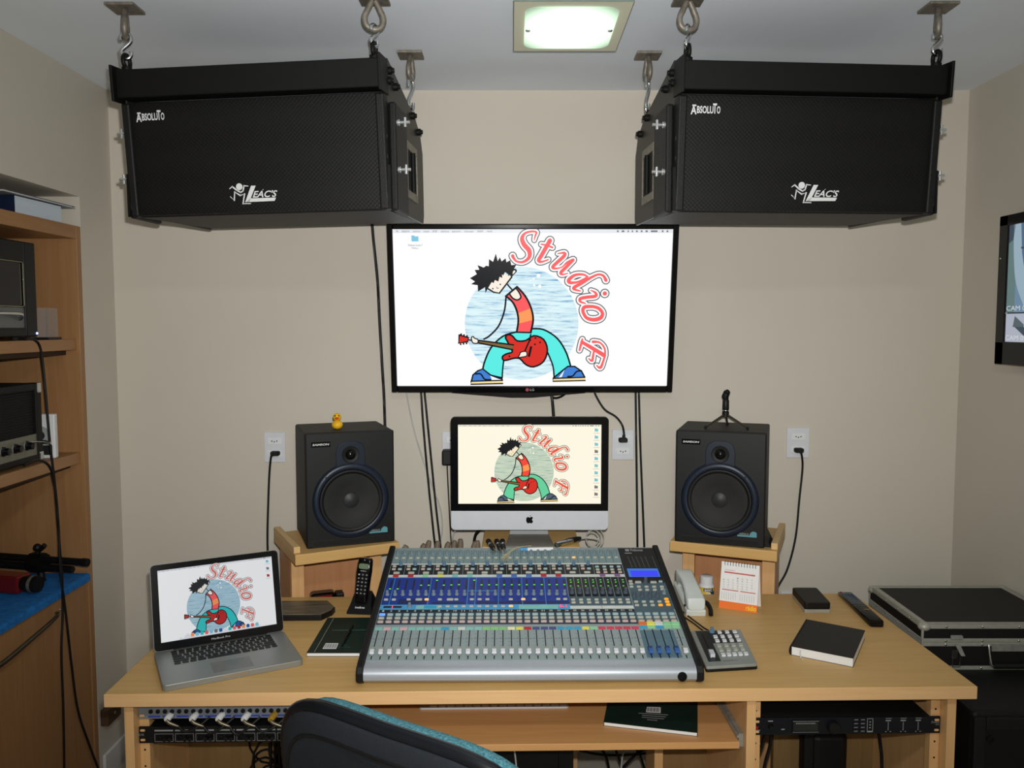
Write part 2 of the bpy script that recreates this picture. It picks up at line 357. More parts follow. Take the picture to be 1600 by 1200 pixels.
def make_line_array(label, inner):
    'local frame: front faces -y, width along x, bottom at z=0; inner = side towards the middle of the room (+1/-1)'
    t = thing('line_array_speaker', label, 'speaker', group='line-array speakers hung from the ceiling')
    LEAN = 0.082                                           # front leans so that its top is nearer
    yf = lambda z: -LEAN * z + 0.034
    # wedge body
    prof = [(yf(0.0), 0.0), (yf(0.315), 0.315), (0.09, 0.345), (0.47, 0.30), (0.50, 0.27), (0.50, 0.022)]
    B().prism([(y + 0.012, z) for y, z in prof], -0.362, 0.362, 'x').obj('cabinet', SUBB, t, bev=0.004)
    # perforated front with its two uprights
    g = B(); g.add([(-0.352, yf(0.004), 0.004), (0.352, yf(0.004), 0.004), (0.352, yf(0.312), 0.312), (-0.352, yf(0.312), 0.312),
                    (-0.352, yf(0.004) + 0.012, 0.004), (0.352, yf(0.004) + 0.012, 0.004), (0.352, yf(0.312) + 0.012, 0.312), (-0.352, yf(0.312) + 0.012, 0.312)],
                   [(0, 1, 2, 3), (7, 6, 5, 4), (0, 4, 5, 1), (1, 5, 6, 2), (2, 6, 7, 3), (3, 7, 4, 0)])
    go = g.obj('grille', GRILLE, t)
    tilt = Matrix.Translation((0, yf(0), 0)) @ Matrix.Rotation(math.atan(LEAN), 4, 'X')
    lb_ = B(tilt @ Matrix.Translation((0.0 - 0.02 * inner + 0.008, -0.0012, 0.054))); leacs_logo(lb_, 0); lb_.obj('logo', INK, go, fix=False)
    wb_ = B(tilt); absoluto(wb_, -0.338, 0.265, 0.083, -0.0012); wb_.obj('wordmark', INK, go, fix=False)
    for s_ in (-1, 1):
        u = B(tilt); u.box(s_ * 0.362 - 0.012, s_ * 0.362 + 0.012, -0.012, 0.04, 0.0, 0.312); u.obj('front_upright', SUBB, t, bev=0.005)
    # square steel bar across the top of the front
    B(tilt).box(-0.371, 0.371, -0.035, 0.035, 0.322, 0.398).obj('front_bar', STEELB, t, bev=0.004)
    for s_ in (-1, 1):
        B(tilt).box(s_ * 0.374 - 0.004, s_ * 0.374 + 0.004, -0.05, 0.04, 0.312, 0.408).obj('bar_end_plate', STEELB, t, bev=0.002)
    B().box(-0.364, 0.364, 0.44, 0.49, 0.30, 0.34).obj('rear_bar', STEELB, t, bev=0.004)
    # rigging plates on both ends, with the recessed handle and the wing block
    for s_ in (-1, 1):
        out = [(0.02, 0.02), (0.05, 0.008), (0.52, 0.018), (0.535, 0.045), (0.535, 0.25), (0.50, 0.31), (0.42, 0.345), (0.06, 0.42), (0.015, 0.40)]
        pl = B().prism(out, s_ * 0.3655, s_ * 0.3735, 'x').obj('rigging_plate', OLIVE, t, bev=0.002)
        fr = B()
        for y0, y1, z0, z1 in ((0.27, 0.42, 0.218, 0.242), (0.27, 0.42, 0.07, 0.094), (0.27, 0.278, 0.094, 0.218), (0.412, 0.42, 0.094, 0.218)):
            fr.box(*sorted((s_ * 0.3735, s_ * 0.378)), y0, y1, z0, z1)
        fr.obj('handle_frame', RUST, pl)
        B().box(*sorted((s_ * 0.3737, s_ * 0.3747)), 0.278, 0.412, 0.094, 0.218).obj('handle_recess', MATTB, pl)
        B().cyl((s_ * 0.3795, 0.345, 0.096), (s_ * 0.3795, 0.345, 0.216), 0.008).obj('handle_bar', STEELB, pl, smooth=40)
        for y, z in ((0.06, 0.385), (0.05, 0.355), (0.13, 0.36), (0.36, 0.335), (0.45, 0.305)):
            B().lathe([(0.011, 0), (0.011, 0.012), (0.007, 0.013), (0.007, 0.018)], (0, 0, 0), 'x', 10).obj('bolt', STEELB, pl, loc=(s_ * 0.3735, y, z), rot=(0, 0, 0 if s_ > 0 else R(180)), smooth=40)
        wg = B().box(*sorted((s_ * 0.3735, s_ * 0.394)), 0.052, 0.20, 0.0, 0.30).obj('wing_block', SUBB, t, bev=0.006)
        for z in (0.245, 0.115):
            pn = B(); pn.cyl((s_ * 0.394, 0.07, z), (s_ * 0.429, 0.07, z), 0.0045); pn.cyl((s_ * 0.416, 0.07, z - 0.013), (s_ * 0.416, 0.07, z + 0.013), 0.0045)
            pn.lathe([(0.009, 0), (0.009, 0.006)], (s_ * 0.394 if s_ > 0 else s_ * 0.394 - 0.006, 0.07, z), 'x', 12)
            pn.obj('locking_pin', CHROMEP, t, smooth=40)
        for z in (0.20, 0.145):
            B().cyl((s_ * 0.3655, 0.028, z), (s_ * 0.374, 0.028, z), 0.006, n=10).obj('link_bolt', RUST, t, smooth=40)
        B().box(*sorted((s_ * 0.3735, s_ * 0.381)), 0.02, 0.03, 0.0, 0.12).obj('link_bar', STEELB, t)
    for x, y in ((-0.352, 0.0), (0.352, 0.0), (inner * 0.352, 0.465)):
        zt = 0.40 if y < 0.1 else 0.34
        e = B(); e.cyl((x, y, zt - 0.01), (x, y, zt + 0.008), 0.014)
        e.tube([(x, y + 0.018 * math.cos(a), zt + 0.024 + 0.018 * math.sin(a)) for a in [k * math.pi / 8 for k in range(16)]], 0.006, 8, closed=True)
        e.obj('eye_bolt', STEELB, t, smooth=50)
    return t
la1 = make_line_array('black line-array speaker hung between the ceiling lamp and the wall unit', 1)
la2 = make_line_array('black line-array speaker hung right of the ceiling lamp, next to the wall screen', -1)
la1.location = (-0.716, 2.345, 2.004); la1.rotation_euler = (0, R(-1.0), R(-5.2))
la2.location = (0.828, 2.345, 2.006); la2.rotation_euler = (0, R(0.0), R(4.2))

# ceiling eyes and S-hooks that carry them
def make_eye(name, yaw):
    t = thing(name, '', 'hook', group='steel ceiling eyes')
    B().box(-0.04, 0.04, -0.04, 0.04, -0.008, 0).obj('plate', RUST, t, bev=0.001)
    e = B(Matrix.Rotation(yaw, 4, 'Z'))
    e.tube(spl([(x_, 0, -0.008 + (z_ + 0.008) * 0.86) for x_, z_ in ((0.004, -0.008), (0.014, -0.03), (0.025, -0.06), (0.02, -0.085), (0, -0.095), (-0.02, -0.085), (-0.025, -0.06), (-0.014, -0.03), (-0.004, -0.008))], 5), 0.0085, 8)
    e.obj('eye_ring', RUST, t, smooth=50); return t
def make_hook(name, yaw, L):
    t = thing(name, '', 'hook', group='steel S-hooks')
    pts = []
    for k in range(0, 9): a = R(200 - k * 30); pts.append((0.013 * math.cos(a), 0, L / 2 - 0.013 + 0.013 * math.sin(a)))
    for k in range(0, 9): a = R(140 + k * 30); pts.append((0.013 * math.cos(a), 0, -L / 2 + 0.013 + 0.013 * math.sin(a)))
    B(Matrix.Rotation(yaw, 4, 'Z')).tube(spl(pts, 3), 0.0055, 8).obj('hook_rod', CHROME, t, smooth=60); return t
for la, side, names in ((la1, 'left', ('outer front', 'inner front', 'inner rear')), (la2, 'right', ('inner front', 'outer front', 'inner rear'))):
    bpy.context.view_layer.update()
    spots = ((-0.352, 0.0, 0.424), (0.352, 0.0, 0.424), ((1 if side == 'left' else -1) * 0.352, 0.465, 0.364))
    for k, (x, y, z) in enumerate(spots):
        p_ = Matrix.Translation(la.location) @ la.rotation_euler.to_matrix().to_4x4() @ Vector((x, y, z))
        edge = (k == 0) if side == 'left' else (k == 1)
        e = make_eye('ceiling_eye', (R(108) if side == 'left' else R(70)) if edge else R(80 if side == 'left' else 100) if k == 2 else R(15)); e.location = (p_.x, p_.y, ZC)
        e['label'] = 'grey steel ceiling eye over the %s corner of the %s hanging speaker' % (names[k], side)
        zt, zb = ZC - 0.0828 + 0.0075, p_.z + 0.018 - 0.0115
        h = make_hook('s_hook', R(15) if edge else R(60), 0.06)
        top, bot = zt + 0.007, p_.z + 0.0115 - 0.006
        h.location = (p_.x, p_.y, (top + bot) / 2); 
        for c in h.children: c.scale = (1, 1, (top - bot) / 0.0655)
        h['label'] = 'shiny S-hook on the %s corner of the %s hanging speaker' % (names[k], side)
# ---------------------------------------------------------------- the studio's desktop picture, shared by three screens
SEA = []
def sea(name, lo, hi, k):
    m = glow(name, hi, k); nt = m.node_tree; p = nt.nodes['Principled BSDF']
    tc = nt.nodes.new('ShaderNodeTexCoord'); mp = nt.nodes.new('ShaderNodeMapping'); mp.inputs['Scale'].default_value = (9, 1, 70)
    n = nt.nodes.new('ShaderNodeTexNoise'); n.inputs['Scale'].default_value = 1.0; n.inputs['Detail'].default_value = 5; n.inputs['Roughness'].default_value = 0.65
    r = nt.nodes.new('ShaderNodeValToRGB'); e = r.color_ramp.elements
    e[0].position = 0.32; e[0].color = lin(lo) + (1,); e[1].position = 0.56; e[1].color = lin(hi) + (1,)
    q = e.new(0.44); q.color = tuple((a + 3 * b) / 4 for a, b in zip(lin(lo), lin(hi))) + (1,)
    nt.links.new(tc.outputs['Generated'], mp.inputs['Vector']); nt.links.new(mp.outputs['Vector'], n.inputs['Vector'])
    nt.links.new(n.outputs['Fac'], r.inputs['Fac']); nt.links.new(r.outputs['Color'], p.inputs['Emission Color'])
    return m
COLS = dict(white=(255, 255, 255), bar=(232, 234, 238), ink=(120, 122, 128), black=(14, 16, 22), skin=(250, 240, 226), shirt=(255, 92, 96), stripe=(255, 156, 92),
            jeans=(92, 238, 230), guitar=(218, 48, 38), neck=(132, 100, 58), shoe=(66, 128, 212), sole=(250, 224, 160), lred=(255, 98, 100), lgrey=(98, 104, 104), folder=(130, 200, 226))
ORD = list(COLS) + ['sea']
def art_mats(tag_, tint, k, over={}, sea_lo=(40, 138, 196), sea_hi=(224, 247, 251)):
    ms = []
    for n in COLS:
        c = over.get(n, COLS[n]); ms.append(glow('%s_%s' % (tag_, n), tuple(min(255, a * t / 255) for a, t in zip(c, tint)), k))
    ms.append(sea('%s_sea' % tag_, tuple(a * t / 255 for a, t in zip(sea_lo, tint)), tuple(a * t / 255 for a, t in zip(sea_hi, tint)), k))
    return ms

def draw_art(W, Hh, cropx=1.0, icons='tv', dock=False):
    """picture on a W x Hh plane in x,z (origin bottom centre, facing -y). Drawn on a 1600x980 sketch of the wall screen."""
    b = B(); lay = [0]
    def f(x, y):
        v = (y - 64) / 793.0; l = 70 + 35 * v; wd = 1442 - 67 * v
        return (((x - l) / wd - 0.5) * W * cropx, (1 - v) * Hh)
    S1 = W * cropx / 1410.0
    T = lambda: -0.0001 - 0.00004 * lay[0]
    def col(n): b.m = ORD.index(n); lay[0] += 1
    def poly(pts, n): col(n); b.flat([f(*p) for p in pts], T())
    def line(pts, wd=9, n='black', smooth=0):
        col(n); q = [f(*p) for p in pts]
        if smooth: q = [(p.x, p.y) for p in spl([(x, y, 0) for x, y in q], smooth)]
        b.ribbon(q, wd * S1 if not isinstance(wd, list) else [x * S1 for x in wd], T())
        if not smooth:
            for p in q[1:-1]: b.flat([(p[0] + wd * S1 / 2 * math.cos(a * math.pi / 4), p[1] + wd * S1 / 2 * math.sin(a * math.pi / 4)) for a in range(8)], T())
    def disc(x, y, r, n, k=20): col(n); c = f(x, y); b.flat([(c[0] + r * S1 * math.cos(2 * math.pi * i / k), c[1] + r * S1 * math.sin(2 * math.pi * i / k)) for i in range(k)], T())
    sm = lambda pts, n=5, closed=False: [(p.x, p.y) for p in spl([(x, y, 0) for x, y in pts], n, closed)]
    col('white'); b.flat([(-W / 2, 0), (W / 2, 0), (W / 2, Hh), (-W / 2, Hh)], T())
    # menu bar with its small words
    col('bar'); mh = Hh * 0.024; b.flat([(-W / 2, Hh - mh), (W / 2, Hh - mh), (W / 2, Hh), (-W / 2, Hh)], T())
    col('ink'); rnd = random.Random(3); x = 0.012
    for wl in (.008, .028, .026, .02, .018, .028, .032, .034, .022, .02):
        b.text(''.join(rnd.choice('aenorsit') for _ in range(max(1, int(wl * 250)))), (x - .5) * W, (x + wl - .5) * W, Hh - mh * .78, Hh - mh * .3, T()); x += wl + .012
    x = 0.80
    for wl in (.008, .012, .006, .006, .008, .008, .01, .03, .008, .008):
        b.flat([((x - .5) * W, Hh - mh * .75), ((x + wl * .8 - .5) * W, Hh - mh * .75), ((x + wl * .8 - .5) * W, Hh - mh * .3), ((x - .5) * W, Hh - mh * .3)], T()); x += wl + .009
    # sea disc
    disc(737, 537, 293, 'sea', 60)
    for x_, y_, r_ in ((822, 292, 10), (797, 308, 6), (800, 340, 6), (829, 346, 9), (782, 316, 4)): disc(x_, y_, r_, 'white', 10)
    # far leg, near leg
    L1 = sm([(705, 578), (640, 600), (580, 660), (548, 735), (540, 775)], 4); L1b = sm([(575, 800), (640, 815), (642, 770), (648, 720)], 3)
    poly(L1 + L1b + [(700, 690), (780, 640)], 'jeans')
    L2 = sm([(785, 560), (850, 565), (920, 610), (965, 680), (990, 755)], 4); L2b = sm([(960, 790), (905, 812), (895, 740), (872, 690)], 3)
    poly(L2 + L2b + [(800, 680), (720, 600)], 'jeans')
    poly([(700, 575), (800, 560), (830, 640), (720, 660)], 'jeans')
    line(L1); line([(575, 800), (640, 815)], 8, smooth=2); line([(640, 815), (642, 770), (648, 715)], 8, smooth=3)
    line(L2); line([(905, 812), (902, 770), (893, 735), (870, 680)], 8, smooth=3)
    # shoes
    for pts, sole, sq in (([(483, 832), (490, 800), (515, 778), (540, 768), (580, 800), (640, 822)], [(481, 833), (642, 828), (643, 845), (481, 849)], [(505, 795), (530, 795), (550, 822), (580, 825)]),
                          ([(902, 815), (950, 775), (975, 755), (1010, 755), (1045, 780), (1062, 812)], [(900, 818), (1062, 812), (1064, 829), (900, 833)], [(1045, 778), (1020, 782), (1000, 805), (975, 808)])):
        poly(pts, 'shoe'); line(pts, 8); line(sq, 8, smooth=4)
        a = pts[-2:] if pts[0][0] < 600 else pts[:2]
        (x0, y0), (x1, y1) = a; xm = (x0 + x1) / 2
        if pts[0][0] < 600: poly([(x0 - 2, y0 + 4), (x1 - 6, y1 + 4), (x1 - 8, y1 + 8), (x0 + 10, y0 + 30)], 'white')
        else: poly([(x0 + 28, y0 - 4), (x1 + 8, y1 - 2), (x1 - 6, y1 + 36), (x0 + 26, y0 - 2)], 'white')
        poly(sole, 'sole'); line(sole + sole[:1], 7)
    # torso with stripes, straps and neckline
    inn = sm([(655, 395), (690, 425), (712, 470), (720, 520), (712, 577)], 4); outr = sm([(712, 348), (755, 395), (785, 455), (796, 515), (784, 580)], 4)
    poly(inn + outr[::-1], 'shirt')
    i1, i2, o1, o2 = 10, 14, 10, 13
    poly(inn[i1 - 1:i2] + outr[o1 - 2:o2][::-1], 'stripe')
    nk = sm([(672, 380), (690, 405), (715, 414), (732, 400), (722, 375), (706, 355)], 4)
    poly(nk, 'skin'); line(nk, 8)
    line(inn, 10); line(outr, 10); line([(655, 395), (712, 348)], 10); line([(710, 578), (786, 580)], 8)
    # head: neck, face, hair, ear
    line([(664, 338), (690, 366)], 8)
    line([(700, 268), (676, 292)], 22); line([(698, 271), (676, 292)], 10, 'skin')
    fc = [(640, 280), (684, 300), (622, 380), (590, 374), (566, 358), (570, 330)]
    poly(fc, 'skin'); line([(684, 300), (622, 380), (592, 375), (564, 358)], 8)
    hz = [(470, 305), (505, 285), (494, 264), (518, 263), (508, 240), (540, 252), (553, 243), (566, 246), (567, 210), (588, 224), (602, 183), (612, 220), (623, 201), (632, 222), (652, 206), (657, 226), (676, 216), (682, 240), (708, 238), (690, 268),
          (688, 300), (650, 275), (640, 292), (634, 286), (636, 304), (622, 298), (616, 322), (598, 314), (592, 330), (582, 324), (565, 352), (550, 380), (548, 350), (512, 372), (510, 340), (476, 335), (496, 322)]
    poly(hz, 'black')
    disc(588, 357, 4, 'black', 8); disc(626, 336, 4, 'black', 8); line([(607, 348), (610, 356), (618, 354)], 3)
    # arms and guitar
    line([(656, 400), (648, 470), (620, 545), (575, 595), (545, 613)], 9, smooth=4)
    gb = sm([(668, 590), (690, 597), (715, 622), (760, 620), (800, 596), (850, 615), (870, 670), (850, 730), (800, 757), (760, 745), (730, 715), (700, 712), (650, 724), (640, 705), (660, 690), (690, 680), (680, 655), (665, 625), (655, 605)], 3, True)
    poly(gb, 'guitar'); line(gb + gb[:1], 9)
    nkp = [(520, 620), (696, 643), (692, 668), (516, 633)]; poly(nkp, 'neck'); line(nkp + nkp[:1], 8)
    hd = [(418, 592), (466, 606), (462, 627), (416, 634)]; poly(hd, 'guitar'); line(hd + hd[:1], 8)
    for x_ in (428, 443, 458): disc(x_, 588 + (x_ - 428) * .3, 5, 'black', 8); disc(x_ - 2, 640 - (x_ - 428) * .15, 5, 'black', 8)
    line([(466, 617), (484, 620)], 8)
    hnd = sm([(480, 606), (490, 600), (496, 608), (514, 616), (512, 634), (488, 632)], 3, True); poly(hnd, 'skin'); line(hnd + hnd[:1], 6)
    line([(784, 590), (778, 620), (756, 672)], 8)
    h2 = sm([(735, 680), (762, 678), (764, 700), (740, 706), (722, 708), (728, 694)], 3, True); poly(h2, 'skin'); line(h2 + h2[:1], 6)
    line([(786, 655), (776, 700)], 12)
    for x_, y_ in ((782, 618), (808, 608), (832, 630), (806, 640), (676, 702)): disc(x_, y_, 5, 'black', 10)
    # the curved lettering: traced pen strokes with swelling widths, red over white over grey
    zA = lambda pts: [((785 + x / 8.889 - 590) * 3.2653, (350 + y / 8.889 - 340) * 3.2653, wd * 0.3673) for x, y, wd in pts]
    zB = lambda pts: [((865 + x / 6.857 - 590) * 3.2653, (420 + y / 6.857 - 340) * 3.2653, wd * 0.4762) for x, y, wd in pts]
    strokes = [zA(q) for q in (
        [(440, 230, 12), (455, 170, 24), (470, 125, 26), (400, 115, 28), (310, 140, 34), (270, 210, 56), (300, 290, 64), (370, 370, 64), (370, 460, 50), (290, 520, 34), (200, 515, 28), (155, 470, 38), (140, 440, 46)],
        [(660, 235, 60), (610, 320, 58), (545, 430, 56), (505, 500, 50), (545, 520, 30), (640, 490, 18)], [(540, 285, 22), (620, 300, 26), (695, 328, 26)],
        [(770, 410, 14), (860, 400, 34), (860, 440, 48), (760, 530, 48), (700, 590, 44), (740, 610, 28), (830, 590, 18), (900, 530, 30), (985, 495, 44)], [(985, 495, 44), (890, 590, 46), (815, 665, 46), (840, 690, 26), (910, 675, 16)],
        [(1190, 720, 24), (1120, 690, 30), (1010, 700, 40), (930, 760, 52), (940, 800, 46), (1040, 795, 30), (1140, 750, 24), (1190, 720, 24)], [(1445, 770, 46), (1410, 710, 34), (1340, 690, 30), (1240, 730, 36), (1120, 800, 46), (1010, 860, 48), (1000, 890, 36), (1090, 915, 18)],
        [(1235, 905, 14), (1300, 940, 34), (1300, 985, 46), (1180, 1000, 46), (1090, 1020, 46), (1090, 1060, 34), (1160, 1085, 18)])]
    strokes += [zB(q) for q in (
        [(430, 390, 34), (340, 395, 40), (320, 440, 36), (360, 510, 36), (440, 530, 42), (510, 510, 44), (530, 460, 36), (490, 410, 36), (430, 390, 34)],
        [(310, 770, 36), (420, 835, 42), (550, 915, 46)], [(315, 740, 20), (300, 800, 26), (285, 860, 20)],
        [(430, 768, 32), (500, 775, 20), (550, 830, 20), (560, 900, 22), (540, 980, 24), (510, 1050, 30), (470, 1025, 14)], [(440, 870, 20), (430, 930, 26), (420, 975, 26), (385, 950, 14)])]
    for n, add in (('lgrey', 27), ('white', 16), ('lred', 0)):
        for q in strokes:
            col(n); pts = spl(q, 6); xy = [f(p.x, p.y) for p in pts]; b.ribbon(xy, [(max(p.z, 4) + add) * S1 for p in pts], T())
            if n == 'lgrey': lay[0] -= 1
        disc(1162, 381, 11 + add / 2, n)
    # icons
    if icons == 'tv':
        col('folder'); c = f(186, 110); b.flat([(c[0] - .0125 * W, c[1] - .014 * Hh * 1.2), (c[0] + .0125 * W, c[1] - .014 * Hh * 1.2), (c[0] + .0125 * W, c[1] + .014 * Hh), (c[0], c[1] + .014 * Hh), (c[0] - .003 * W, c[1] + .02 * Hh), (c[0] - .0125 * W, c[1] + .02 * Hh)], T())
        col('ink'); b.text('Website Studio F', c[0] - .026 * W, c[0] + .026 * W, c[1] - .047 * Hh, c[1] - .033 * Hh, T()); b.text('Melhor', c[0] - .012 * W, c[0] + .012 * W, c[1] - .064 * Hh, c[1] - .052 * Hh, T())
    elif icons:
        for k, kind in enumerate(icons):
            y = Hh * (0.935 - (0.09 if len(icons) > 5 else 0.105) * k); x = W * (0.465 if len(icons) > 5 else 0.455)
            col({'f': 'folder', 'd': 'ink', 's': 'bar', 'r': 'guitar'}[kind]); b.flat([(x - .012 * W, y - .018 * Hh), (x + .012 * W, y - .018 * Hh), (x + .012 * W, y + .016 * Hh), (x, y + .016 * Hh), (x - .003 * W, y + .022 * Hh), (x - .012 * W, y + .022 * Hh)], T())
            col('ink'); b.text('studio', x - .02 * W, x + .02 * W, y - .044 * Hh, y - .032 * Hh, T())
    if dock:
        rnd = random.Random(5)
        col('bar'); b.flat([(-W * .36, 0), (W * .36, 0), (W * .33, Hh * .05), (-W * .33, Hh * .05)], T())
        for k in range(17):
            col(rnd.choice(['folder', 'shoe', 'ink', 'lred', 'white', 'bar', 'guitar', 'jeans', 'stripe'])); x = (-0.32 + .64 * k / 16) * W
            b.flat(rrectp(x, Hh * .045, .028 * W, .05 * Hh), T())
    return b
def rrectp(cx, cy, w_, h_): return [(cx + a, cy + c) for a, c in rrect(w_, h_, min(w_, h_) * .3, 2)]

def frame(b, W, Hh, l, r, bt, tp, y0, y1):
    'picture frame around a W x Hh opening whose bottom centre is the origin'
    b.box(-W / 2 - l, -W / 2, y0, y1, -bt, Hh + tp); b.box(W / 2, W / 2 + r, y0, y1, -bt, Hh + tp)
    b.box(-W / 2, W / 2, y0, y1, -bt, 0); b.box(-W / 2, W / 2, y0, y1, Hh, Hh + tp)

# ---- big wall screen
TVW, TVH = 1.010, 0.578
tv = thing('television', 'big flat television on the rear wall showing the guitarist picture on white', 'television', (0.075, 3.118, 1.463), (R(8.5), 0, 0))
b = B(); frame(b, TVW, TVH, 0.021, 0.021, 0.024, 0.019, -0.012, 0.03); b.obj('bezel', GLOSSB, tv, bev=0.004)
B().box(-TVW / 2 - 0.018, TVW / 2 + 0.018, 0.004, 0.045, -0.02, TVH + 0.015).obj('back_shell', BLACK, tv, bev=0.004)
so = B().box(-TVW / 2, TVW / 2, -0.002, 0.006, 0, TVH).obj('screen_glass', GLOSSB, tv)
draw_art(TVW, TVH).obj('desktop_picture', art_mats('tv', (255, 255, 255), 1.0), so, loc=(0, -0.002, 0), fix=False)
b = B(); b.prism([(-0.30, 0.0), (0.20, 0.0), (0.0, -0.018), (-0.08, -0.018)], -0.011, 0.0, 'y'); b.obj('chin_strip', mat('smoked_plastic', (40, 38, 38), 0.2), tv, loc=(0, 0, -0.0245))
lg = B(); lg.flat([(-0.018 + 0.0065 * math.cos(a * math.pi / 8), -0.013 + 0.0065 * math.sin(a * math.pi / 8)) for a in range(16)], -0.0125); lg.m = 1
lg.text('LG', -0.008, 0.008, -0.0175, -0.0085, -0.0125, bold=0.03); lg.obj('maker_logo', [mat('logo_rose', (170, 70, 86), 0.4), INKG], tv, fix=False)
B().box(-0.06, 0.06, 0.045, 0.075, 0.14, 0.26).obj('wall_bracket', STEELB, tv)

# ---- all-in-one computer
ICW, ICH = 0.494, 0.2755
ic = thing('desktop_computer', 'aluminium all-in-one computer on its foot in the middle behind the mixing console', 'computer', (0.061, 2.855, 0.9325))
body = B(); q = rrect(0.545, 0.394, 0.014, 4, 0, 0.197); body.prism(q, 0.004, 0.02, 'y'); q2 = rrect(0.53, 0.38, 0.014, 4, 0, 0.197); 
body.loft([[(x, 0.02, z) for x, z in rrect(0.54, 0.389, 0.014, 4, 0, 0.197)], [(x, 0.045, z) for x, z in rrect(0.36, 0.25, 0.014, 4, 0, 0.2)]])
UP = 0.048
bo = body.obj('housing', BLACK, ic, loc=(0, 0, UP))
ch = B(); ch.prism([p_ for p_ in rrect(0.545, 0.14, 0.014, 4, 0, 0.07) if p_[1] <= 0.0661][0:] , -0.004, 0.0045, 'y')
ch = B(); lo = [p_ for p_ in rrect(0.545, 0.394, 0.014, 4, 0, 0.197) if p_[1] < 0.06]; ch.prism([(0.2725, 0.0665), (-0.2725, 0.0665)] + lo, -0.004, 0.0045, 'y')
co = ch.obj('chin', ALUW, ic, loc=(0, 0, UP))
ap = B(); s_ = 1 / 4706 * 1.0
A_ = lambda x, y: ((x - 790) * 0.000466, (868 - y) * 0.000466 + 0.033)
ap.flat([A_(*p_) for p_ in [(p.x, p.y) for p in spl([(790, 846, 0), (806, 840, 0), (815, 848, 0), (808, 862, 0), (816, 876, 0), (804, 890, 0), (790, 886, 0), (776, 890, 0), (765, 872, 0), (767, 850, 0), (778, 841, 0)], 4, True)]], -0.0044)
ap.flat([A_(*p_) for p_ in ((790, 838), (798, 826), (800, 834))], -0.0044); ap.obj('fruit_emblem', GLOSSB, co, fix=False)
up_ = [p_ for p_ in rrect(0.545, 0.394, 0.014, 4, 0, 0.197) if p_[1] > 0.2]
go = B().prism([(-0.2725, 0.0665), (0.2725, 0.0665)] + up_, -0.004, 0.0045, 'y').obj('glass_front', GLOSSB, ic, loc=(0, 0, UP))
draw_art(ICW, ICH, icons='fffdffffdd').obj('desktop_picture', art_mats('imac', (255, 249, 228), 0.98, dict(jeans=(104, 214, 176), shoe=(78, 100, 130), lred=(232, 88, 74), shirt=(244, 76, 64)), sea_lo=(90, 148, 160), sea_hi=(204, 222, 216)), go, loc=(0, -0.0042, 0.092), fix=False)
st = B(); st.loft([[(-0.07, -0.015, UP + 0.05), (0.07, -0.015, UP + 0.05), (0.07, 0.05, 0.14), (-0.07, 0.05, 0.14)][::1]] and [[(-0.068, 0.06, 0.16), (0.068, 0.06, 0.16), (0.068, 0.068, 0.16), (-0.068, 0.068, 0.16)], [(-0.068, 0.10, 0.02), (0.068, 0.10, 0.02), (0.068, 0.108, 0.02), (-0.068, 0.108, 0.02)], [(-0.07, 0.108, 0.0), (0.07, 0.108, 0.0), (0.07, 0.113, 0.0), (-0.07, 0.113, 0.0)]])
st.box(-0.05, 0.05, 0.03, 0.066, 0.13, 0.2)
st.obj('stand_neck', ALUW, ic)
st = B(); st.loft([[(-0.07, 0.11, 0.0), (0.07, 0.11, 0.0), (0.07, 0.11, 0.005), (-0.07, 0.11, 0.005)], [(-0.085, -0.06, 0.0), (0.085, -0.06, 0.0), (0.085, -0.06, 0.005), (-0.085, -0.06, 0.005)]])
st.obj('foot', mat('foot_aluminium', (128, 123, 114), 0.5, 0.2), ic)  # darker than the neck: a dark reflection put into the foot's colour

# ---- small screen on the right-hand wall, showing camera views
CC = [glow('cctv_%d' % i, c, 0.75) for i, c in enumerate(((120, 150, 176), (150, 176, 192), (168, 192, 208), (94, 118, 150), (70, 84, 96), (110, 136, 136), (190, 196, 210), (232, 236, 240), (96, 110, 118), (150, 132, 140)))]
wt = thing('wall_screen', 'black-framed screen on the side wall beside the flight case, showing security camera views', 'screen', (XR - 0.055, 2.875, 1.556), (0, 0, 0))
# built in y,z, facing -x; y runs from 0 (rear end) towards the viewer (negative)
WW, WH = 0.9, 0.503
b = B()
b.box(0, 0.035, -0.05, 0, 0, WH); b.box(0, 0.035, -WW, -WW + 0.05, 0, WH); b.box(0, 0.035, -WW, 0, 0, 0.078); b.box(0, 0.035, -WW, 0, WH - 0.036, WH)
b.obj('bezel', GLOSSB, wt, bev=0.003)
B().box(0.012, 0.052, -WW + 0.02, -0.02, 0.02, WH - 0.02).obj('back_shell', BLACK, wt)
sg = B().box(0.006, 0.014, -WW + 0.03, -0.03, 0.05, WH - 0.03).obj('screen_glass', GLOSSB, wt)
b = B(); X0 = 0.006
def cc(pts, k, l): b.m = k; b.flat([(-y, z) for y, z in pts], X0 - 0.0003 * l, 'x')
zt, zm, zb, y0, y1 = WH - 0.036, 0.176, 0.078, 0.05, WW - 0.05
cc([(y0, zm), (y1, zm), (y1, zt), (y0, zt)], 0, 1); cc([(y0, zm), (0.095, zm), (0.095, zt), (y0, zt)], 5, 2)
cc([(y0, zt), (0.085, zt), (0.075, zt - 0.05), (y0, zt - 0.06)], 4, 3)
arc = [(p.x, p.y) for p in spl([(0.075, zt, 0), (0.08, 0.37, 0), (0.10, 0.27, 0), (0.16, zm, 0)], 5)]
cc(arc + [(0.24, zm), (0.155, 0.27), (0.125, 0.37), (0.115, zt)], 2, 3)
cc([(0.115, zt), (0.125, 0.37), (0.155, 0.27), (0.24, zm), (0.5, zm), (0.5, zt)], 3, 3); cc([(0.15, zt), (0.3, zt), (0.3, 0.38), (0.165, 0.41)], 1, 4)
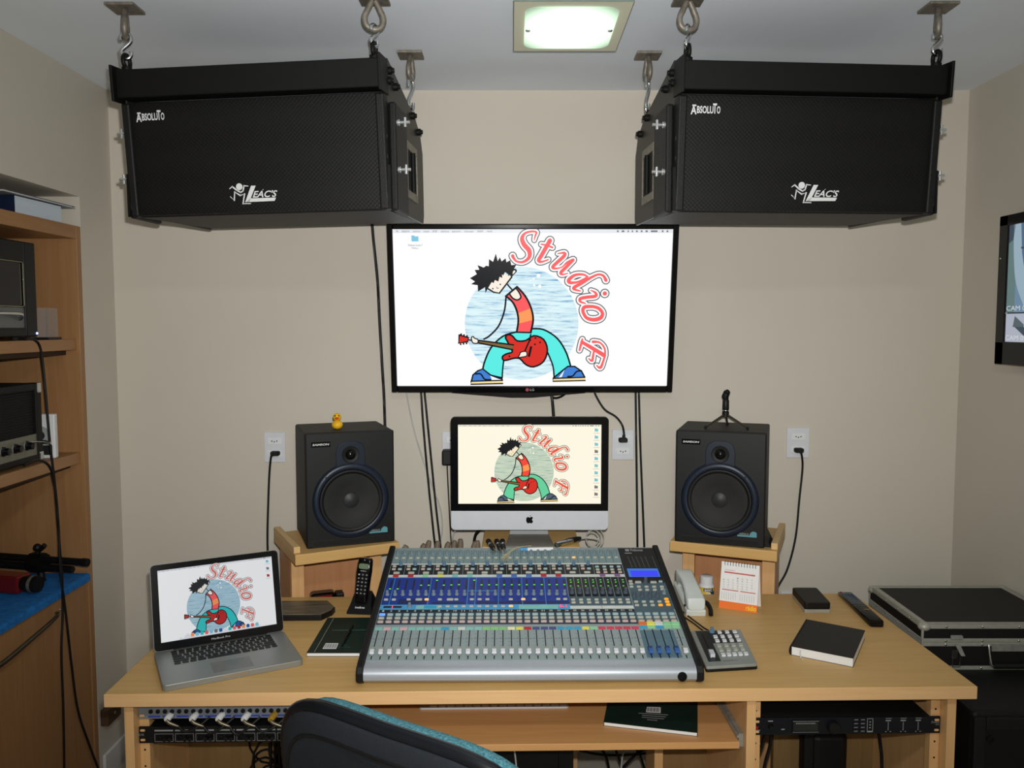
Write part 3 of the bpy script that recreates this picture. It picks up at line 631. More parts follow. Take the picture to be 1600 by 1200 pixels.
cc([(0.12, 0.39), (0.3, 0.375), (0.3, 0.37), (0.12, 0.384)], 4, 5); cc([(0.165, 0.27), (0.26, 0.28), (0.26, zm + .02), (0.21, zm + .02)], 9, 5)
cc([(y0, zb), (y1, zb), (y1, zm - 0.004), (y0, zm - 0.004)], 6, 1); cc([(0.09, zb + 0.05), (0.1, zm - 0.012), (0.15, zm - 0.04), (0.15, zb + 0.045)], 8, 2); cc([(0.15, zm - .01), (0.3, zm - .01), (0.3, zb), (0.18, zb)], 8, 2); cc([(0.1, zb + 0.05), (0.15, zb + 0.05), (0.24, zb), (0.19, zb)], 4, 3)
b.m = 7; b.text('CAM 01', -0.17, -0.054, zm + 0.006, zm + 0.022, X0 - 0.002, 'x', flip=True); b.text('CAM 02', -0.17, -0.054, zb + 0.006, zb + 0.022, X0 - 0.002, 'x', flip=True)
vs = b.v
b.obj('camera_views', CC, sg, fix=False)
B().ball((-0.0005, -0.015, 0.36), 0.0025).obj('status_light', INK, wt)
# ---------------------------------------------------------------- the desk
TOP = 0.75
DYAW = R(1.2)
dk = thing('desk', 'wide beech studio desk carrying the mixing console, with open rack bays below', 'desk', (0.086, 2.088, 0), (0, 0, DYAW))
DW, DD = 1.128, 0.755                                     # half width, depth
B().box(-DW, DW, 0, DD, TOP - 0.034, TOP).obj('desktop', BEECH_X, dk, bev=0.002)
B().box(-DW, DW, -0.0022, -0.0001, TOP - 0.034, TOP - 0.0005).obj('edge_band', BANDW, dk, bev=0.001)
def panel(x0, x1, y0, y1, z0=0.0, z1=TOP - 0.0341, name='side_panel', m=BEECH_Z): return B().box(x0, x1, y0, y1, z0, z1).obj(name, m, dk, bev=0.0015)
panel(-DW + 0.036, -DW + 0.060, 0.028, DD - 0.02); panel(DW - 0.060, DW - 0.036, 0.028, DD - 0.02)
panel(-0.572, -0.549, 0.02, 0.70, name='divider'); panel(0.531, 0.556, 0.02, 0.70, name='divider')
for x in (-DW + 0.0601, -0.572 - 0.0255, 0.5561, DW - 0.0601 - 0.0255):       # drilled rack rails
    r_ = panel(x, x + 0.0254, 0.062, 0.088, name='rack_rail')
    hb = B()
    for k in range(9): hb.lathe([(0.0028, 0), (0.0028, 0.001)], (x + 0.0127, 0.0615, 0.66 - 0.045 * k), 'y', 8)
    hb.obj('rail_holes', MATTB, r_)
    r_.children[0]['kind'] = 'stuff'
# back boards of the two rack bays and the box under the tray
B().box(-DW + 0.0601, -0.74, 0.40, 0.418, 0.0, 0.62).obj('back_board', BOARD, dk)
B().box(0.75, DW - 0.0601, 0.44, 0.458, 0.0, 0.63).obj('back_board', BOARD, dk)
B().box(0.37, 0.5309, 0.42, 0.438, 0.0, 0.57).obj('back_board', BOARD, dk)
B().box(0.345, 0.37, 0.30, 0.438, 0.0, 0.53).obj('post', BEECH_Z, dk)
B().box(0.56, 0.60, 0.42, 0.445, 0.0, 0.56).obj('post', BEECH_Z, dk); B().box(0.63, 0.655, 0.36, 0.385, 0.0, 0.52).obj('post', BEECH_Z, dk)
# sliding tray with its runner
B().box(-0.5489, 0.5180, 0.035, 0.46, 0.569, 0.588).obj('sliding_tray', TRAYW, dk, bev=0.0015)
rn = B(); rn.box(0.5185, 0.5305, 0.045, 0.50, 0.570, 0.606); rn.box(0.514, 0.5185, 0.045, 0.50, 0.594, 0.601)
rn.obj('runner', STEEL, dk, label='grey steel drawer runner')
rn = B(); rn.box(-0.5485, -0.5365, 0.045, 0.50, 0.5885, 0.606); rn.obj('runner', STEEL, dk)

def on_desk(px, py, z=TOP): return at(px, py, Z=z)
def place2(pl, pr):
    'middle and yaw of an object from the ends of its front lower edge'
    d = pr - pl; return (pl + pr) / 2, math.atan2(d.y, d.x), d.length

# ---------------------------------------------------------------- rack units
def rack_shell(t, h, depth, W=0.492, ear=0.0265, m=BLACK, mc=None):
    B().box(-W / 2 + ear, W / 2 - ear, 0.004, depth, 0.0, h).obj('chassis', mc or m, t)
    f = B().box(-W / 2, W / 2, -0.002, 0.004, 0, h).obj('front_panel', m, t, bev=0.001)
    for s_ in (-1, 1):
        for z in (0.009, h - 0.009): B().prism(rrectp(s_ * (W / 2 - 0.010), z, 0.012, 0.006), -0.0028, -0.0019, 'y').obj('screw_slot', BEECH_Z, f)
    return f
M_DK = Matrix.Translation(dk.location) @ Matrix.Rotation(DYAW, 4, 'Z')
def dpt(x, y, z): return M_DK @ Vector((x, y, z))
NAVY = mat('navy_panel', (13, 15, 23), 0.45); DARKG = mat('dark_panel', (34, 36, 38), 0.45)
LX = (-DW + 0.0601 - 0.5725) / 2
pa_ = thing('rack_preamp', 'black eight-channel preamp with knobs, in the rack bay below the laptop', 'rack unit', dpt(LX, 0.0555, 0.592), (0, 0, DYAW))
fp = rack_shell(pa_, 0.044, 0.25)
for i in range(8):
    x = -0.205 + i * 0.0535
    c = B(); frame(B(), 1, 1, 0, 0, 0, 0, 0, 0) if False else None
    for a, d, z0, z1 in ((x, x + 0.0485, 0.004, 0.0048), (x, x + 0.0485, 0.0245, 0.0253), (x, x + 0.0008, 0.004, 0.0253), (x + 0.0477, x + 0.0485, 0.004, 0.0253)): c.box(a, d, -0.0026, -0.0018, z0, z1)
    c.box(x, x + 0.0485, -0.0026, -0.0018, 0.032, 0.036); c.obj('channel_marking', INKG, fp)
    j = B(); j.lathe([(0.0065, 0), (0.0065, 0.003), (0.0035, 0.004)], (x + 0.013, -0.002, 0.0145), '-y', 12); j.obj('jack_socket', STEELB, pa_, smooth=40)
    for k in (0, 1): kb = B(); kb.lathe([(0.0058, 0), (0.005, 0.012), (0.0, 0.0125)], (x + 0.029 + 0.013 * k, -0.002, 0.0145), '-y', 10); kb.obj('knob', BLACK, pa_, smooth=40)
tx = B(); tx.text('MIC PRE', -0.249, -0.233, 0.020, 0.026, -0.0023); tx.obj('lettering', INKG, fp, fix=False)
pb = thing('patchbay', 'blue-striped patchbay directly under the desktop, with white and yellow plugs in its front', 'rack unit', dpt(LX, 0.0555, 0.658), (0, 0, DYAW))
fp = rack_shell(pb, 0.05, 0.08, m=mat('patchbay_grey', (120, 124, 132), 0.45))
BLUEP = mat('blue_print', (46, 70, 170), 0.5)
s_ = B()
for i in range(12): s_.box(-0.22 + i * 0.037, -0.22 + i * 0.037 + 0.031, -0.0026, -0.0018, 0.004, 0.0085)
s_.obj('blue_stripe', BLUEP, fp)
for i in range(24): B().lathe([(0.0058, 0), (0.0058, 0.0025), (0.0035, 0.003)], (-0.213 + i * 0.0185, -0.002, 0.02), '-y', 10).obj('patch_socket', BLACK, pb, smooth=40)
# patch plugs: white ones and gold ones with spring strain reliefs
plugx = [265, 304, 345, 385, 427, 463]
SPRING = mat('plug_spring', (120, 110, 92), 0.35, 0.7)
for i, px in enumerate(plugx):
    p0 = at(px + 6, 1112, Y=2.137); p1 = at(px - 5, 1125, Y=2.10); p2 = at(px + 14, 1135, Y=2.10)
    wht = i < 4
    t = thing('patch_plug', '%s plug hanging from the patchbay, %s' % (('white' if wht else 'yellow'), ('first', 'second', 'third', 'fourth', 'nearer the white ones', 'nearer the chair')[i] + (' from the desk end' if wht else '')), 'plug', p0, group='patch plugs under the desktop')
    o = Vector(p0)
    d1 = p1 - o
    B().tube([d1 * 0.0, d1 * 0.15, d1 * 0.9, d1], [0.0075, 0.0088, 0.0088, 0.0065], 12).obj('sleeve', WHITE if wht else BRASS, t, smooth=40)
    B().tube([d1, d1 + (p2 - p1) * 0.25 + Vector((0, 0, -0.004)), p2 - o], [0.0055, 0.005, 0.003], 8).obj('spring', SPRING, t, smooth=50)
    q = p2 - o; nx = Vector((0.055, 0.004, 0.012))
    B().tube(spl([q, q + Vector((0.02, -0.004, -0.012 - 0.004 * (i % 3))), q + Vector((0.05, 0.004, -0.002)), q + Vector((0.075, 0.02, 0.016))], 5), 0.0035, 8).obj('lead', CABLEM, t, smooth=60)
RX = (0.556 + DW - 0.0601) / 2
pr = thing('rack_processor', 'dark blue rack processor with display and big round knob, near the flight case', 'rack unit', dpt(RX, 0.0555, 0.597), (0, 0, DYAW))
fp = rack_shell(pr, 0.046, 0.36, W=0.505, m=NAVY, mc=MATTB)
d = B(); frame(d, 0.066, 0.026, 0.003, 0.003, 0.003, 0.003, -0.005, -0.002); dd = d.obj('display_frame', BLACK, pr, loc=(-0.112, 0, 0.010))
B().box(-0.145, -0.079, -0.0035, -0.002, 0.010, 0.036).obj('display', mat('dark_lcd', (38, 40, 36), 0.2), pr)
l_ = B(); l_.box(-0.147, -0.077, -0.0054, -0.005, 0.0375, 0.0385); l_.box(-0.147, -0.077, -0.0054, -0.005, 0.0075, 0.0082)
for k in range(14): l_.box(-0.138 + k * 0.0038, -0.136 + k * 0.0038, -0.0041, -0.0036, 0.030, 0.033)
l_.obj('display_lines', INKG, fp)
B().lathe([(0.017, 0), (0.0165, 0.012), (0.014, 0.015), (0.0, 0.015)], (-0.038, -0.002, 0.022), '-y', 24).obj('data_wheel', BLACK, pr, smooth=40)
B().lathe([(0.008, 0), (0.007, 0.01), (0.0, 0.01)], (-0.205, -0.002, 0.022), '-y', 16).obj('knob', BLACK, pr, smooth=40)
for i in range(2):
    for k in range(4):
        B().box(0.017 + i * 0.0185, 0.029 + i * 0.0185, -0.0045, -0.002, 0.005 + 0.0105 * k, 0.0105 + 0.0105 * k).obj('button', DARKG, pr)
w_ = B()
for i in range(2):
    for k in range(4): w_.box(0.018 + i * 0.0185, 0.028 + i * 0.0185, -0.0049, -0.0045, 0.0085 + 0.0105 * k, 0.0100 + 0.0105 * k)
for a, b_, z0, z1 in ((0.054, 0.0552, 0.005, 0.043), (0.0688, 0.07, 0.005, 0.043), (0.054, 0.07, 0.0418, 0.043), (0.054, 0.07, 0.005, 0.0085)): w_.box(a, b_, -0.0028, -0.0019, z0, z1)
for k in range(3): w_.box(0.060, 0.064, -0.0028, -0.0019, 0.016 + 0.008 * k, 0.0185 + 0.008 * k)
for i in range(3):
    x = 0.104 + i * 0.0405
    w_.box(x, x + 0.014, -0.0028, -0.0019, 0.035, 0.038); w_.box(x, x + 0.016, -0.0028, -0.0019, 0.042, 0.0432)
    for k in range(6): w_.box(x + 0.006, x + 0.0085, -0.0028, -0.0019, 0.010 + 0.004 * k, 0.012 + 0.004 * k)
    w_.box(x, x + 0.003, -0.0028, -0.0019, 0.005, 0.007); w_.box(x + 0.012, x + 0.015, -0.0028, -0.0019, 0.005, 0.007)
w_.text('DriveRack', 0.228, 0.250, 0.028, 0.034, -0.0023, shear=0.3); w_.text('PA', 0.240, 0.250, 0.022, 0.026, -0.0023)
w_.box(-0.213, -0.200, -0.0028, -0.0019, 0.037, 0.0395); w_.box(-0.177, -0.168, -0.0028, -0.0019, 0.014, 0.0165); w_.box(-0.252, -0.234, -0.0028, -0.0019, 0.0125, 0.014)
w_.obj('panel_lettering', INKG, fp, fix=False)['kind'] = 'stuff'
rl = B(); rl.text('dbx', -0.2515, -0.238, 0.016, 0.027, -0.0023, shear=0.25, bold=0.03); rl.obj('maker_logo', RED, fp, fix=False)

# ---------------------------------------------------------------- speaker stands behind the desk, box under the computer
def make_stand(label, loc, yaw, lip):
    t = thing('speaker_stand', label, 'stand', loc, (0, 0, yaw), group='beech speaker stands behind the desk')
    w2, h, LEG = 0.182, 0.927, 0.145
    B().box(-w2, w2, 0, 0.34, h - 0.036, h).obj('top_board', BEECH_X, t, bev=0.002)
    B().box(*sorted((lip * w2, lip * (w2 - 0.022))), 0.02, 0.34, h, h + 0.022).obj('raised_edge', BEECH_Y, t, bev=0.002)
    for s_ in (-1, 1):
        B().box(*sorted((s_ * (w2 - 0.018), s_ * (w2 - 0.062))), LEG, LEG + 0.022, 0, h - 0.0362).obj('front_leg', BEECH_Z, t, bev=0.0015)
        B().box(*sorted((s_ * (w2 - 0.018), s_ * (w2 - 0.042))), LEG + 0.0221, 0.33, 0, h - 0.0362).obj('side_board', BACKWD, t)
    B().box(-w2 + 0.042, w2 - 0.042, 0.27, 0.286, 0.3, h - 0.0362).obj('back_board', BACKWD, t)
    B().box(-w2 + 0.0421, w2 - 0.0421, LEG + 0.004, 0.2699, 0.642, 0.66).obj('shelf', BEECH_X, t)
    return t
c1, y1, l1 = place2(at(459, 868, Z=0.927), at(626, 847, Z=0.927))
c2, y2, l2 = place2(at(1045, 845, Z=0.927), at(1216, 862, Z=0.927))
print('stand', c1, math.degrees(y1), l1, c2, math.degrees(y2), l2)
st1 = make_stand('beech stand under the speaker with the rubber duck', (c1.x, c1.y, 0), y1, -1)
st2 = make_stand('beech stand under the speaker with the mini tripod', (c2.x, c2.y, 0), y2, 1)
bx = thing('computer_riser', 'beech riser under the all-in-one computer, behind the mixing console', 'riser', (0.066, 2.803, 0))
B().box(-0.168, 0.168, 0.0, 0.24, 0.912, 0.932).obj('top_board', BEECH_X, bx, bev=0.002)
for s_ in (-1, 1): B().box(*sorted((s_ * 0.168, s_ * 0.150)), 0.075, 0.24, 0.0, 0.9118).obj('side_board', BEECH_Z, bx)
B().box(-0.15, 0.15, 0.22, 0.238, 0.55, 0.9118).obj('back_board', BACKWD, bx)
ic.location.z = 0.932
# ---------------------------------------------------------------- mixing console
SIL = mat('console_silver', (148, 162, 163), 0.45, 0.15, var=0.02, scale=120)
SILN = mat('console_nose', (178, 184, 192), 0.38, 0.45, var=0.02, scale=120)
CHK = mat('console_cheek', (15, 15, 16), 0.5, var=0.1)
BTN = mat('button_grey', (178, 180, 168), 0.5, var=0.03); BTNW = mat('button_pale_blue', (160, 186, 188), 0.5, var=0.03); BTNP = mat('button_pinkish', (196, 172, 164), 0.5, var=0.03)
KNB = mat('knob_grey', (122, 138, 148), 0.45, var=0.05); KNBB = mat('knob_blue', (96, 128, 156), 0.45, var=0.05); KNBD = mat('knob_dark', (78, 88, 100), 0.45)
PANB = mat('panel_blue', (24, 54, 148), 0.45, var=0.05); PANB2 = mat('panel_blue_deep', (22, 36, 96), 0.45); PANC = mat('panel_sky', (76, 158, 210), 0.5); PANG = mat('panel_slate', (74, 96, 106), 0.5); PANT = mat('panel_teal', (128, 150, 152), 0.5); PANK = mat('panel_black', (20, 22, 26), 0.45); PANN = mat('panel_night', (26, 32, 48), 0.45)
TAPE = mat('white_tape', (214, 218, 216), 0.6); SLOT = mat('fader_slot', (8, 8, 9), 0.6)
LGRN = glow('led_green', (120, 240, 70), 1.3); LRED = glow('led_red', (255, 60, 90), 1.6); LORG = glow('lit_button', (255, 196, 120), 1.1); LORG2 = glow('lit_button_amber', (255, 168, 40), 1.1); LBLU = glow('lit_button_blue', (110, 160, 255), 1.2); LCD = glow('console_lcd', (62, 72, 250), 0.95); LCDF = glow('console_lcd_edge', (70, 130, 220), 0.8)
CAPW = mat('fader_cap_pale', (214, 216, 222), 0.35, var=0.02); CAPG = mat('fader_cap_grey', (150, 154, 146), 0.45); CAPB = mat('fader_cap_blue', (58, 96, 160), 0.4); CAPBD = mat('fader_cap_deep_blue', (34, 58, 110), 0.4)
TAGC = {k: mat('tag_' + k, c, 0.6) for k, c in dict(aqua=(136, 196, 190), pink=(214, 176, 180), cyan=(56, 164, 206), white=(214, 220, 214), green=(142, 206, 132), yellow=(228, 222, 96), red=(196, 44, 48), navy=(76, 84, 140), mint=(150, 210, 160), rose=(216, 66, 92), orange=(214, 118, 70), cream=(238, 236, 190), violet=(136, 100, 150), blue=(84, 112, 190)).items()}
mx = thing('mixing_console', 'silver digital mixing console with black cheeks, a blue control strip and a row of faders', 'mixer', (0.048, 2.118, TOP), (0, 0, R(0.6)))
SLOPE = 0.215; MP = Matrix.Translation((0, 0.03, 0.0465)) @ Matrix.Rotation(math.atan(SLOPE), 4, 'X')
MW = Matrix.Translation(mx.location) @ Matrix.Rotation(R(0.6), 4, 'Z') @ MP; MWI = MW.inverted()
def us(px, py, h=0.0):
    'pixel to (across, along) on the sloping top of the console'
    o = MWI @ Vector((0, 0, EYE)); a, c = (px - 800) / FPX, (600 - py) / FPX
    d = MWI.to_3x3() @ Vector((a, c * SP + CP, c * CP - SP)); t = (h - o.z) / d.z
    return (o + d * t).x, (o + d * t).y
HW = 0.4555
yz = lambda y: 0.0465 + SLOPE * (y - 0.03)
nose = [(0.012, 0.004), (0.0, 0.014), (-0.001, 0.028), (0.004, 0.038), (0.014, 0.0445), (0.03, yz(0.03))]
body = B(); body.prism(nose + [(0.668, yz(0.668)), (0.672, 0.03), (0.62, 0.004)], -HW + 0.019, HW - 0.019, 'x')
body.obj('chassis', SILN, mx, smooth=35)
tp = B(MP); tp.box(-HW + 0.019, HW - 0.019, 0.012, 0.652, 0.0, 0.0012); tp.obj('top_panel', SIL, mx)
for s_ in (-1, 1):
    c = B(); c.prism([(0.014, 0.0), (-0.006, 0.012), (-0.006, 0.034), (0.004, 0.048), (0.03, yz(0.03) + 0.010), (0.668, yz(0.668) + 0.010), (0.684, yz(0.668) - 0.01), (0.684, 0.03), (0.64, 0.0)], *sorted((s_ * HW, s_ * (HW - 0.0188))), 'x')
    c.obj('side_cheek', CHK, mx, bev=0.004)
B().lathe([(0.0125, 0), (0.0125, 0.003), (0.0085, 0.003), (0.008, 0.001)], (us(1071, 1061)[0] , -0.001, 0.022), '-y', 20).obj('headphone_socket', GLOSSB, mx, smooth=30)
PIT = (us(1071.6, 1023)[0] - us(581.6, 1023)[0]) / 36; U0 = us(581.6, 1023)[0]
U = lambda i: U0 + PIT * i
sy = lambda py: us(826, py)[1]
def inlay(name, u0, u1, s0, s1, m, h=0.0004, parent=mx, z0=0.0012, label=None):
    return B(MP).box(u0, u1, s0, s1, z0, z0 + h).obj(name, m, parent, label=label)
# meshes shared by all the controls
knob_me = B().lathe([(0.0066, 0), (0.0062, 0.004), (0.0048, 0.005), (0.0042, 0.0145), (0.0, 0.015)], n=10).mesh('knob', KNB, 40)
knobb_me = knob_me.copy(); knobb_me.materials[0] = KNBB
knobd_me = B().lathe([(0.0078, 0), (0.0074, 0.004), (0.006, 0.005), (0.0052, 0.017), (0.0, 0.0175)], n=12).mesh('knob', KNBD, 40)
def rb(w_, d_, h_): 
    b = B(); a = rrect(w_, d_, min(w_, d_) * .22, 2); k = rrect(w_ * .86, d_ * .8, min(w_, d_) * .2, 2); b.loft([[(x, y, 0) for x, y in a], [(x, y, h_ * .7) for x, y in a], [(x, y, h_) for x, y in k]]); return b
btn = {}
for n_, m_ in dict(grey=BTN, pale=BTNW, pink=BTNP, lit=LORG, amber=LORG2, blue=LBLU).items():
    for k_, (w_, d_) in dict(ch=(0.0170, 0.0092), s=(0.0125, 0.0075), w=(0.020, 0.009), t=(0.011, 0.006)).items(): btn[n_, k_] = rb(w_, d_, 0.004).mesh('button', m_)
def ctl(name, me, u, s, z=0.0016, label=None): return put(name, me, mx, M=MP @ Matrix.Translation((u, s, z)), label=label)
# ---- faders
slot_me = B().box(-0.0014, 0.0014, 0, sy(985) - sy(1030), 0, 0.0004).mesh('fader_slot', SLOT)
tick_b = B(MP)
capb = B(); 
def cap(mw, mg):
    b = B(); w_ = 0.0062
    b.add([(-w_, -.015, .006), (w_, -.015, .006), (w_, .0, .0085), (-w_, .0, .0085), (-w_ * .9, -.0135, .0115), (w_ * .9, -.0135, .0115), (w_ * .9, -.001, .0125), (-w_ * .9, -.001, .0125)], [(0, 1, 5, 4), (4, 5, 6, 7), (1, 2, 6, 5), (3, 0, 4, 7), (2, 3, 7, 6), (0, 3, 2, 1)])
    b.m = 1; b.box(-w_ * .5, w_ * .5, -.014, .006, 0.0, .007); b.box(-w_, w_, .001, .012, .004, .0105)
    return b.mesh('fader_cap', [mw, mg])
cap_me, capb_me = cap(CAPW, CAPG), cap(CAPB, CAPBD)
ink_me = []
sub = inlay('subgroup_panel', U(32) - PIT * .55, U(35) + PIT * .52, sy(1029), sy(986), mat('panel_sub', (88, 116, 130), 0.5))
tags = 'aqua pink aqua pink aqua aqua aqua aqua cyan aqua white aqua aqua green green green cream yellow red navy navy navy cyan cyan cyan yellow mint rose rose rose rose rose'.split()
btop = (961.0, 966.4, 972.2)
grid = inlay('button_field', U(0) - PIT * .5, U(31) + PIT * .5, sy(976), sy(953), mat('panel_buttons', (44, 62, 80), 0.5))
gridm = inlay('button_field', U(31) + PIT * .5, U(36) + PIT * .5, sy(976), sy(953), PANG)
for i in range(37):
    hi = 0.0020 if 32 <= i <= 35 else 0.0012
    put('fader_slot', slot_me, mx, M=MP @ Matrix.Translation((U(i), sy(1030), hi)))
    for py in (991, 997, 1003, 1009): tick_b.box(U(i) - PIT * .36, U(i) - PIT * .16, sy(py), sy(py) + 0.0006, 0.0012, 0.00165)
    for a in (-1, 1): tick_b.box(U(i) + a * PIT * .3 - PIT * .14, U(i) + a * PIT * .3 + PIT * .14, sy(998.5), sy(998.5) + 0.0011, 0.0012, 0.00165)
    put('fader_cap', capb_me if 32 <= i <= 35 else cap_me, mx, M=MP @ Matrix.Translation((U(i), sy(1020), 0.002)), label='blue subgroup fader cap' if 32 <= i <= 35 else None)
    for k, py in enumerate(btop):
        col_ = ('pale', 'grey', 'pink')[k]
        if i == 0 and k == 0: col_ = 'blue'
        ctl('button', btn[col_, 'ch'], U(i), sy(py), label='lit blue button' if col_ == 'blue' else None)
    if i < 32: inlay('channel_label', U(i) - PIT * .43, U(i) + PIT * .43, sy(984.5), sy(980), TAGC[tags[i]], 0.0005)
tk = tick_b.obj('scale_marks', PANG, mx); tk['kind'] = 'stuff'
for i, (a, c) in enumerate(zip('orange yellow white mint mint'.split(), 'cyan mint cyan mint mint'.split())):
    inlay('channel_label', U(32 + i) - PIT * .48, U(32 + i) + PIT * .48, sy(978.5), sy(974.6), TAGC[a], 0.0046)
    inlay('channel_label', U(32 + i) - PIT * .46, U(32 + i) + PIT * .46, sy(983.5), sy(979), TAGC[c], 0.0006)
nb = B(MP)
inlay('number_strip', U(0) - PIT * .5, U(31) + PIT * .5, sy(956.6), sy(953), PANK, 0.0007)
for i in range(32): nb.text(str(i + 1), U(i) - .003 - (.002 if i > 8 else 0), U(i) + .003 + (.002 if i > 8 else 0), sy(956), sy(953.7), 0.0021, 'z', bold=0.02)
nb.obj('channel_numbers', INK, mx, fix=False)['kind'] = 'stuff'
# ---- blue channel strip
L0, L1 = U(0) - PIT * .5, U(23) + PIT * .5
bp = inlay('blue_strip', L0, L1, sy(945), sy(902), PANB)
inlay('sky_strip', L0, L1, sy(952.6), sy(945), PANC, 0.0006)
inlay('sky_screen', U(4) , U(7), sy(951.5), sy(946), TAGC['aqua'], 0.0008); inlay('sky_screen', U(5), U(6.6), sy(951), sy(946.6), TAGC['cyan'], 0.0012)
inlay('pan_meter', U(0) - PIT * .1, U(2) + PIT * .2, sy(950), sy(947), PANN, 0.0008); inlay('pan_light', U(1) - .001, U(1) + .002, sy(950.4), sy(946.6), LRED, 0.0012)
inlay('sky_screen', U(17), U(22), sy(952), sy(945.6), TAGC['aqua'], 0.0008)
dg = B(MP); dg.text('0.1', U(22.1), U(23.1), sy(950), sy(945.8), 0.0022, 'z', bold=.03); dg.obj('red_digits', LRED, mx, fix=False)
ln = B(MP)
for i in (1, 5.9, 10.9, 11.9, 14.9, 18.0, 21): ln.box(U(i - .5) - .0008, U(i - .5) + .0008, sy(945), sy(902.5), 0.0016, 0.0021)
ln.box(L0, L1, sy(903), sy(902.2), 0.0016, 0.0021); ln.box(U(10.4), U(14), sy(924), sy(923.4), 0.0016, 0.0021)
ln.obj('dividing_lines', PANC, mx)['kind'] = 'stuff'
inlay('dark_band', U(1.6), U(5.2), sy(944.2), sy(936), PANB2, 0.0007); inlay('dark_band', U(6), U(10.2), sy(944.2), sy(941), PANB2, 0.0007); inlay('dark_band', U(11.6), L1, sy(944.2), sy(940), PANB2, 0.0007)
lev = [.05, .05, 0, 0, .4, .4, .9, .4, .42, .45, 0, .9, .42, .42, .42, .42, .42, .42, .42, .42, .42, .42, .42, .42]
for i in range(24):
    m_ = inlay('level_meter', U(i) - .0022 + .003, U(i) + .0034 + .003, sy(921.5), sy(906), PANN, 0.0006)
    if lev[i]:
        s0 = sy(921.5) + (sy(906) - sy(921.5)) * lev[i]
        inlay('meter_light', U(i) + .0006, U(i) + .0066, s0, s0 + .003, LGRN, 0.0007, m_, 0.0018)
    ctl('knob', knob_me, U(i), sy(929.5))
for i in (0, 1, 2.9, 4.2, 6.9, 8.2, 9, 11, 12, 13, 16, 19, 22.1, 23): ctl('button', btn['grey', 'w' if i in (4.2, 8.2) else 's'], U(i), sy(937.5))
for i in (4.4 + .8, 17.6): ctl('button', btn['lit', 's'], U(i), sy(937.5), label='lit orange button')
ctl('knob', knob_me, U(3.2), sy(948.8))
for i in range(7, 17): ctl('button', btn['lit' if i == 16 else 'grey', 's'], U(i), sy(948.3), label='lit orange button' if i == 16 else None)
# ---- aux columns
A0, A1 = U(24) - PIT * .5, U(31) + PIT * .5
inlay('aux_panel', A0, A1, sy(933), sy(902), PANK); inlay('aux_panel', A0, A1, sy(947), sy(933), PANG)
inlay('white_strip', A0, U(27.5) - .001, sy(951.6), sy(947.6), TAPE, 0.0006); inlay('white_strip', U(27.5) + .001, A1, sy(951.6), sy(947.6), TAPE, 0.0006)
for i in range(24, 32):
    m_ = inlay('level_meter', U(i) - .006, U(i) + .006, sy(921.5), sy(903.5), PANN, 0.0006)
    for py in (907.5, 911, 917): inlay('meter_light', U(i) - (.0035 if py == 917 else .001), U(i) + (.0015 if py == 917 else .004), sy(py), sy(py) + .0022, LGRN, 0.0007, m_, 0.0018)
    inlay('aux_divider', U(i) - PIT * .5 - .0008, U(i) - PIT * .5 + .0008, sy(933), sy(902.5), PANT, 0.0008)
    ctl('knob', knobd_me, U(i), sy(927.5))
    for py in (938.5, 943): ctl('button', btn['grey', 's'], U(i), sy(py))
# ---- upper third: gain knobs and channel sends
inlay('upper_panel', L0, A1, sy(882), sy(860), PANT); inlay('send_panel', L0, A1, sy(898), sy(882.6), PANK)
inlay('white_line', L0, A1, sy(882.4), sy(881), TAPE, 0.0009)
inlay('label_tape', L0, A1, sy(902.4), sy(898.6), TAPE, 0.0009)
for i in range(32):
    ctl('knob', knob_me, U(i), sy(866))
    inlay('channel_divider', U(i) - PIT * .5 - .0007, U(i) - PIT * .5 + .0007, sy(881), sy(861), PANG, 0.0008)
    ctl('button', btn['lit' if i == 25 else 'grey', 't'], U(i), sy(872.5), label='lit orange button' if i == 25 else None); 
    if i < 28 and i % 2 == 1:
        ctl('knob', knobb_me, U(i) - .004, sy(883)); ctl('button', btn['pale', 's'], U(i) - .004, sy(890)); ctl('button', btn['pink', 's'], U(i - 1), sy(890)); ctl('button', btn['grey', 's'], U(i - 1), sy(885.5)); ctl('button', btn['grey', 'w'], U(i - .5), sy(895.8))
        inlay('channel_divider', U(i + 1) - PIT * .5 - .0007, U(i + 1) - PIT * .5 + .0007, sy(898), sy(882.6), PANT, 0.0008)
    if i >= 28:
        for k, py in enumerate((887, 891.5, 895.8)): ctl('button', btn[('pale', 'grey', 'pink')[k], 's'], U(i), sy(py))
for i, c in {0: 'red', 2: 'red', 4: 'mint', 6: 'yellow', 8: 'aqua', 10: 'aqua', 12: 'white', 14: 'blue', 16: 'blue', 18: 'blue', 20: 'red', 22: 'red', 28: 'violet', 30: 'violet'}.items():
    inlay('channel_label', U(i + .5) - .009, U(i + .5) + .009, sy(902.2), sy(898), TAGC[c], 0.0014)
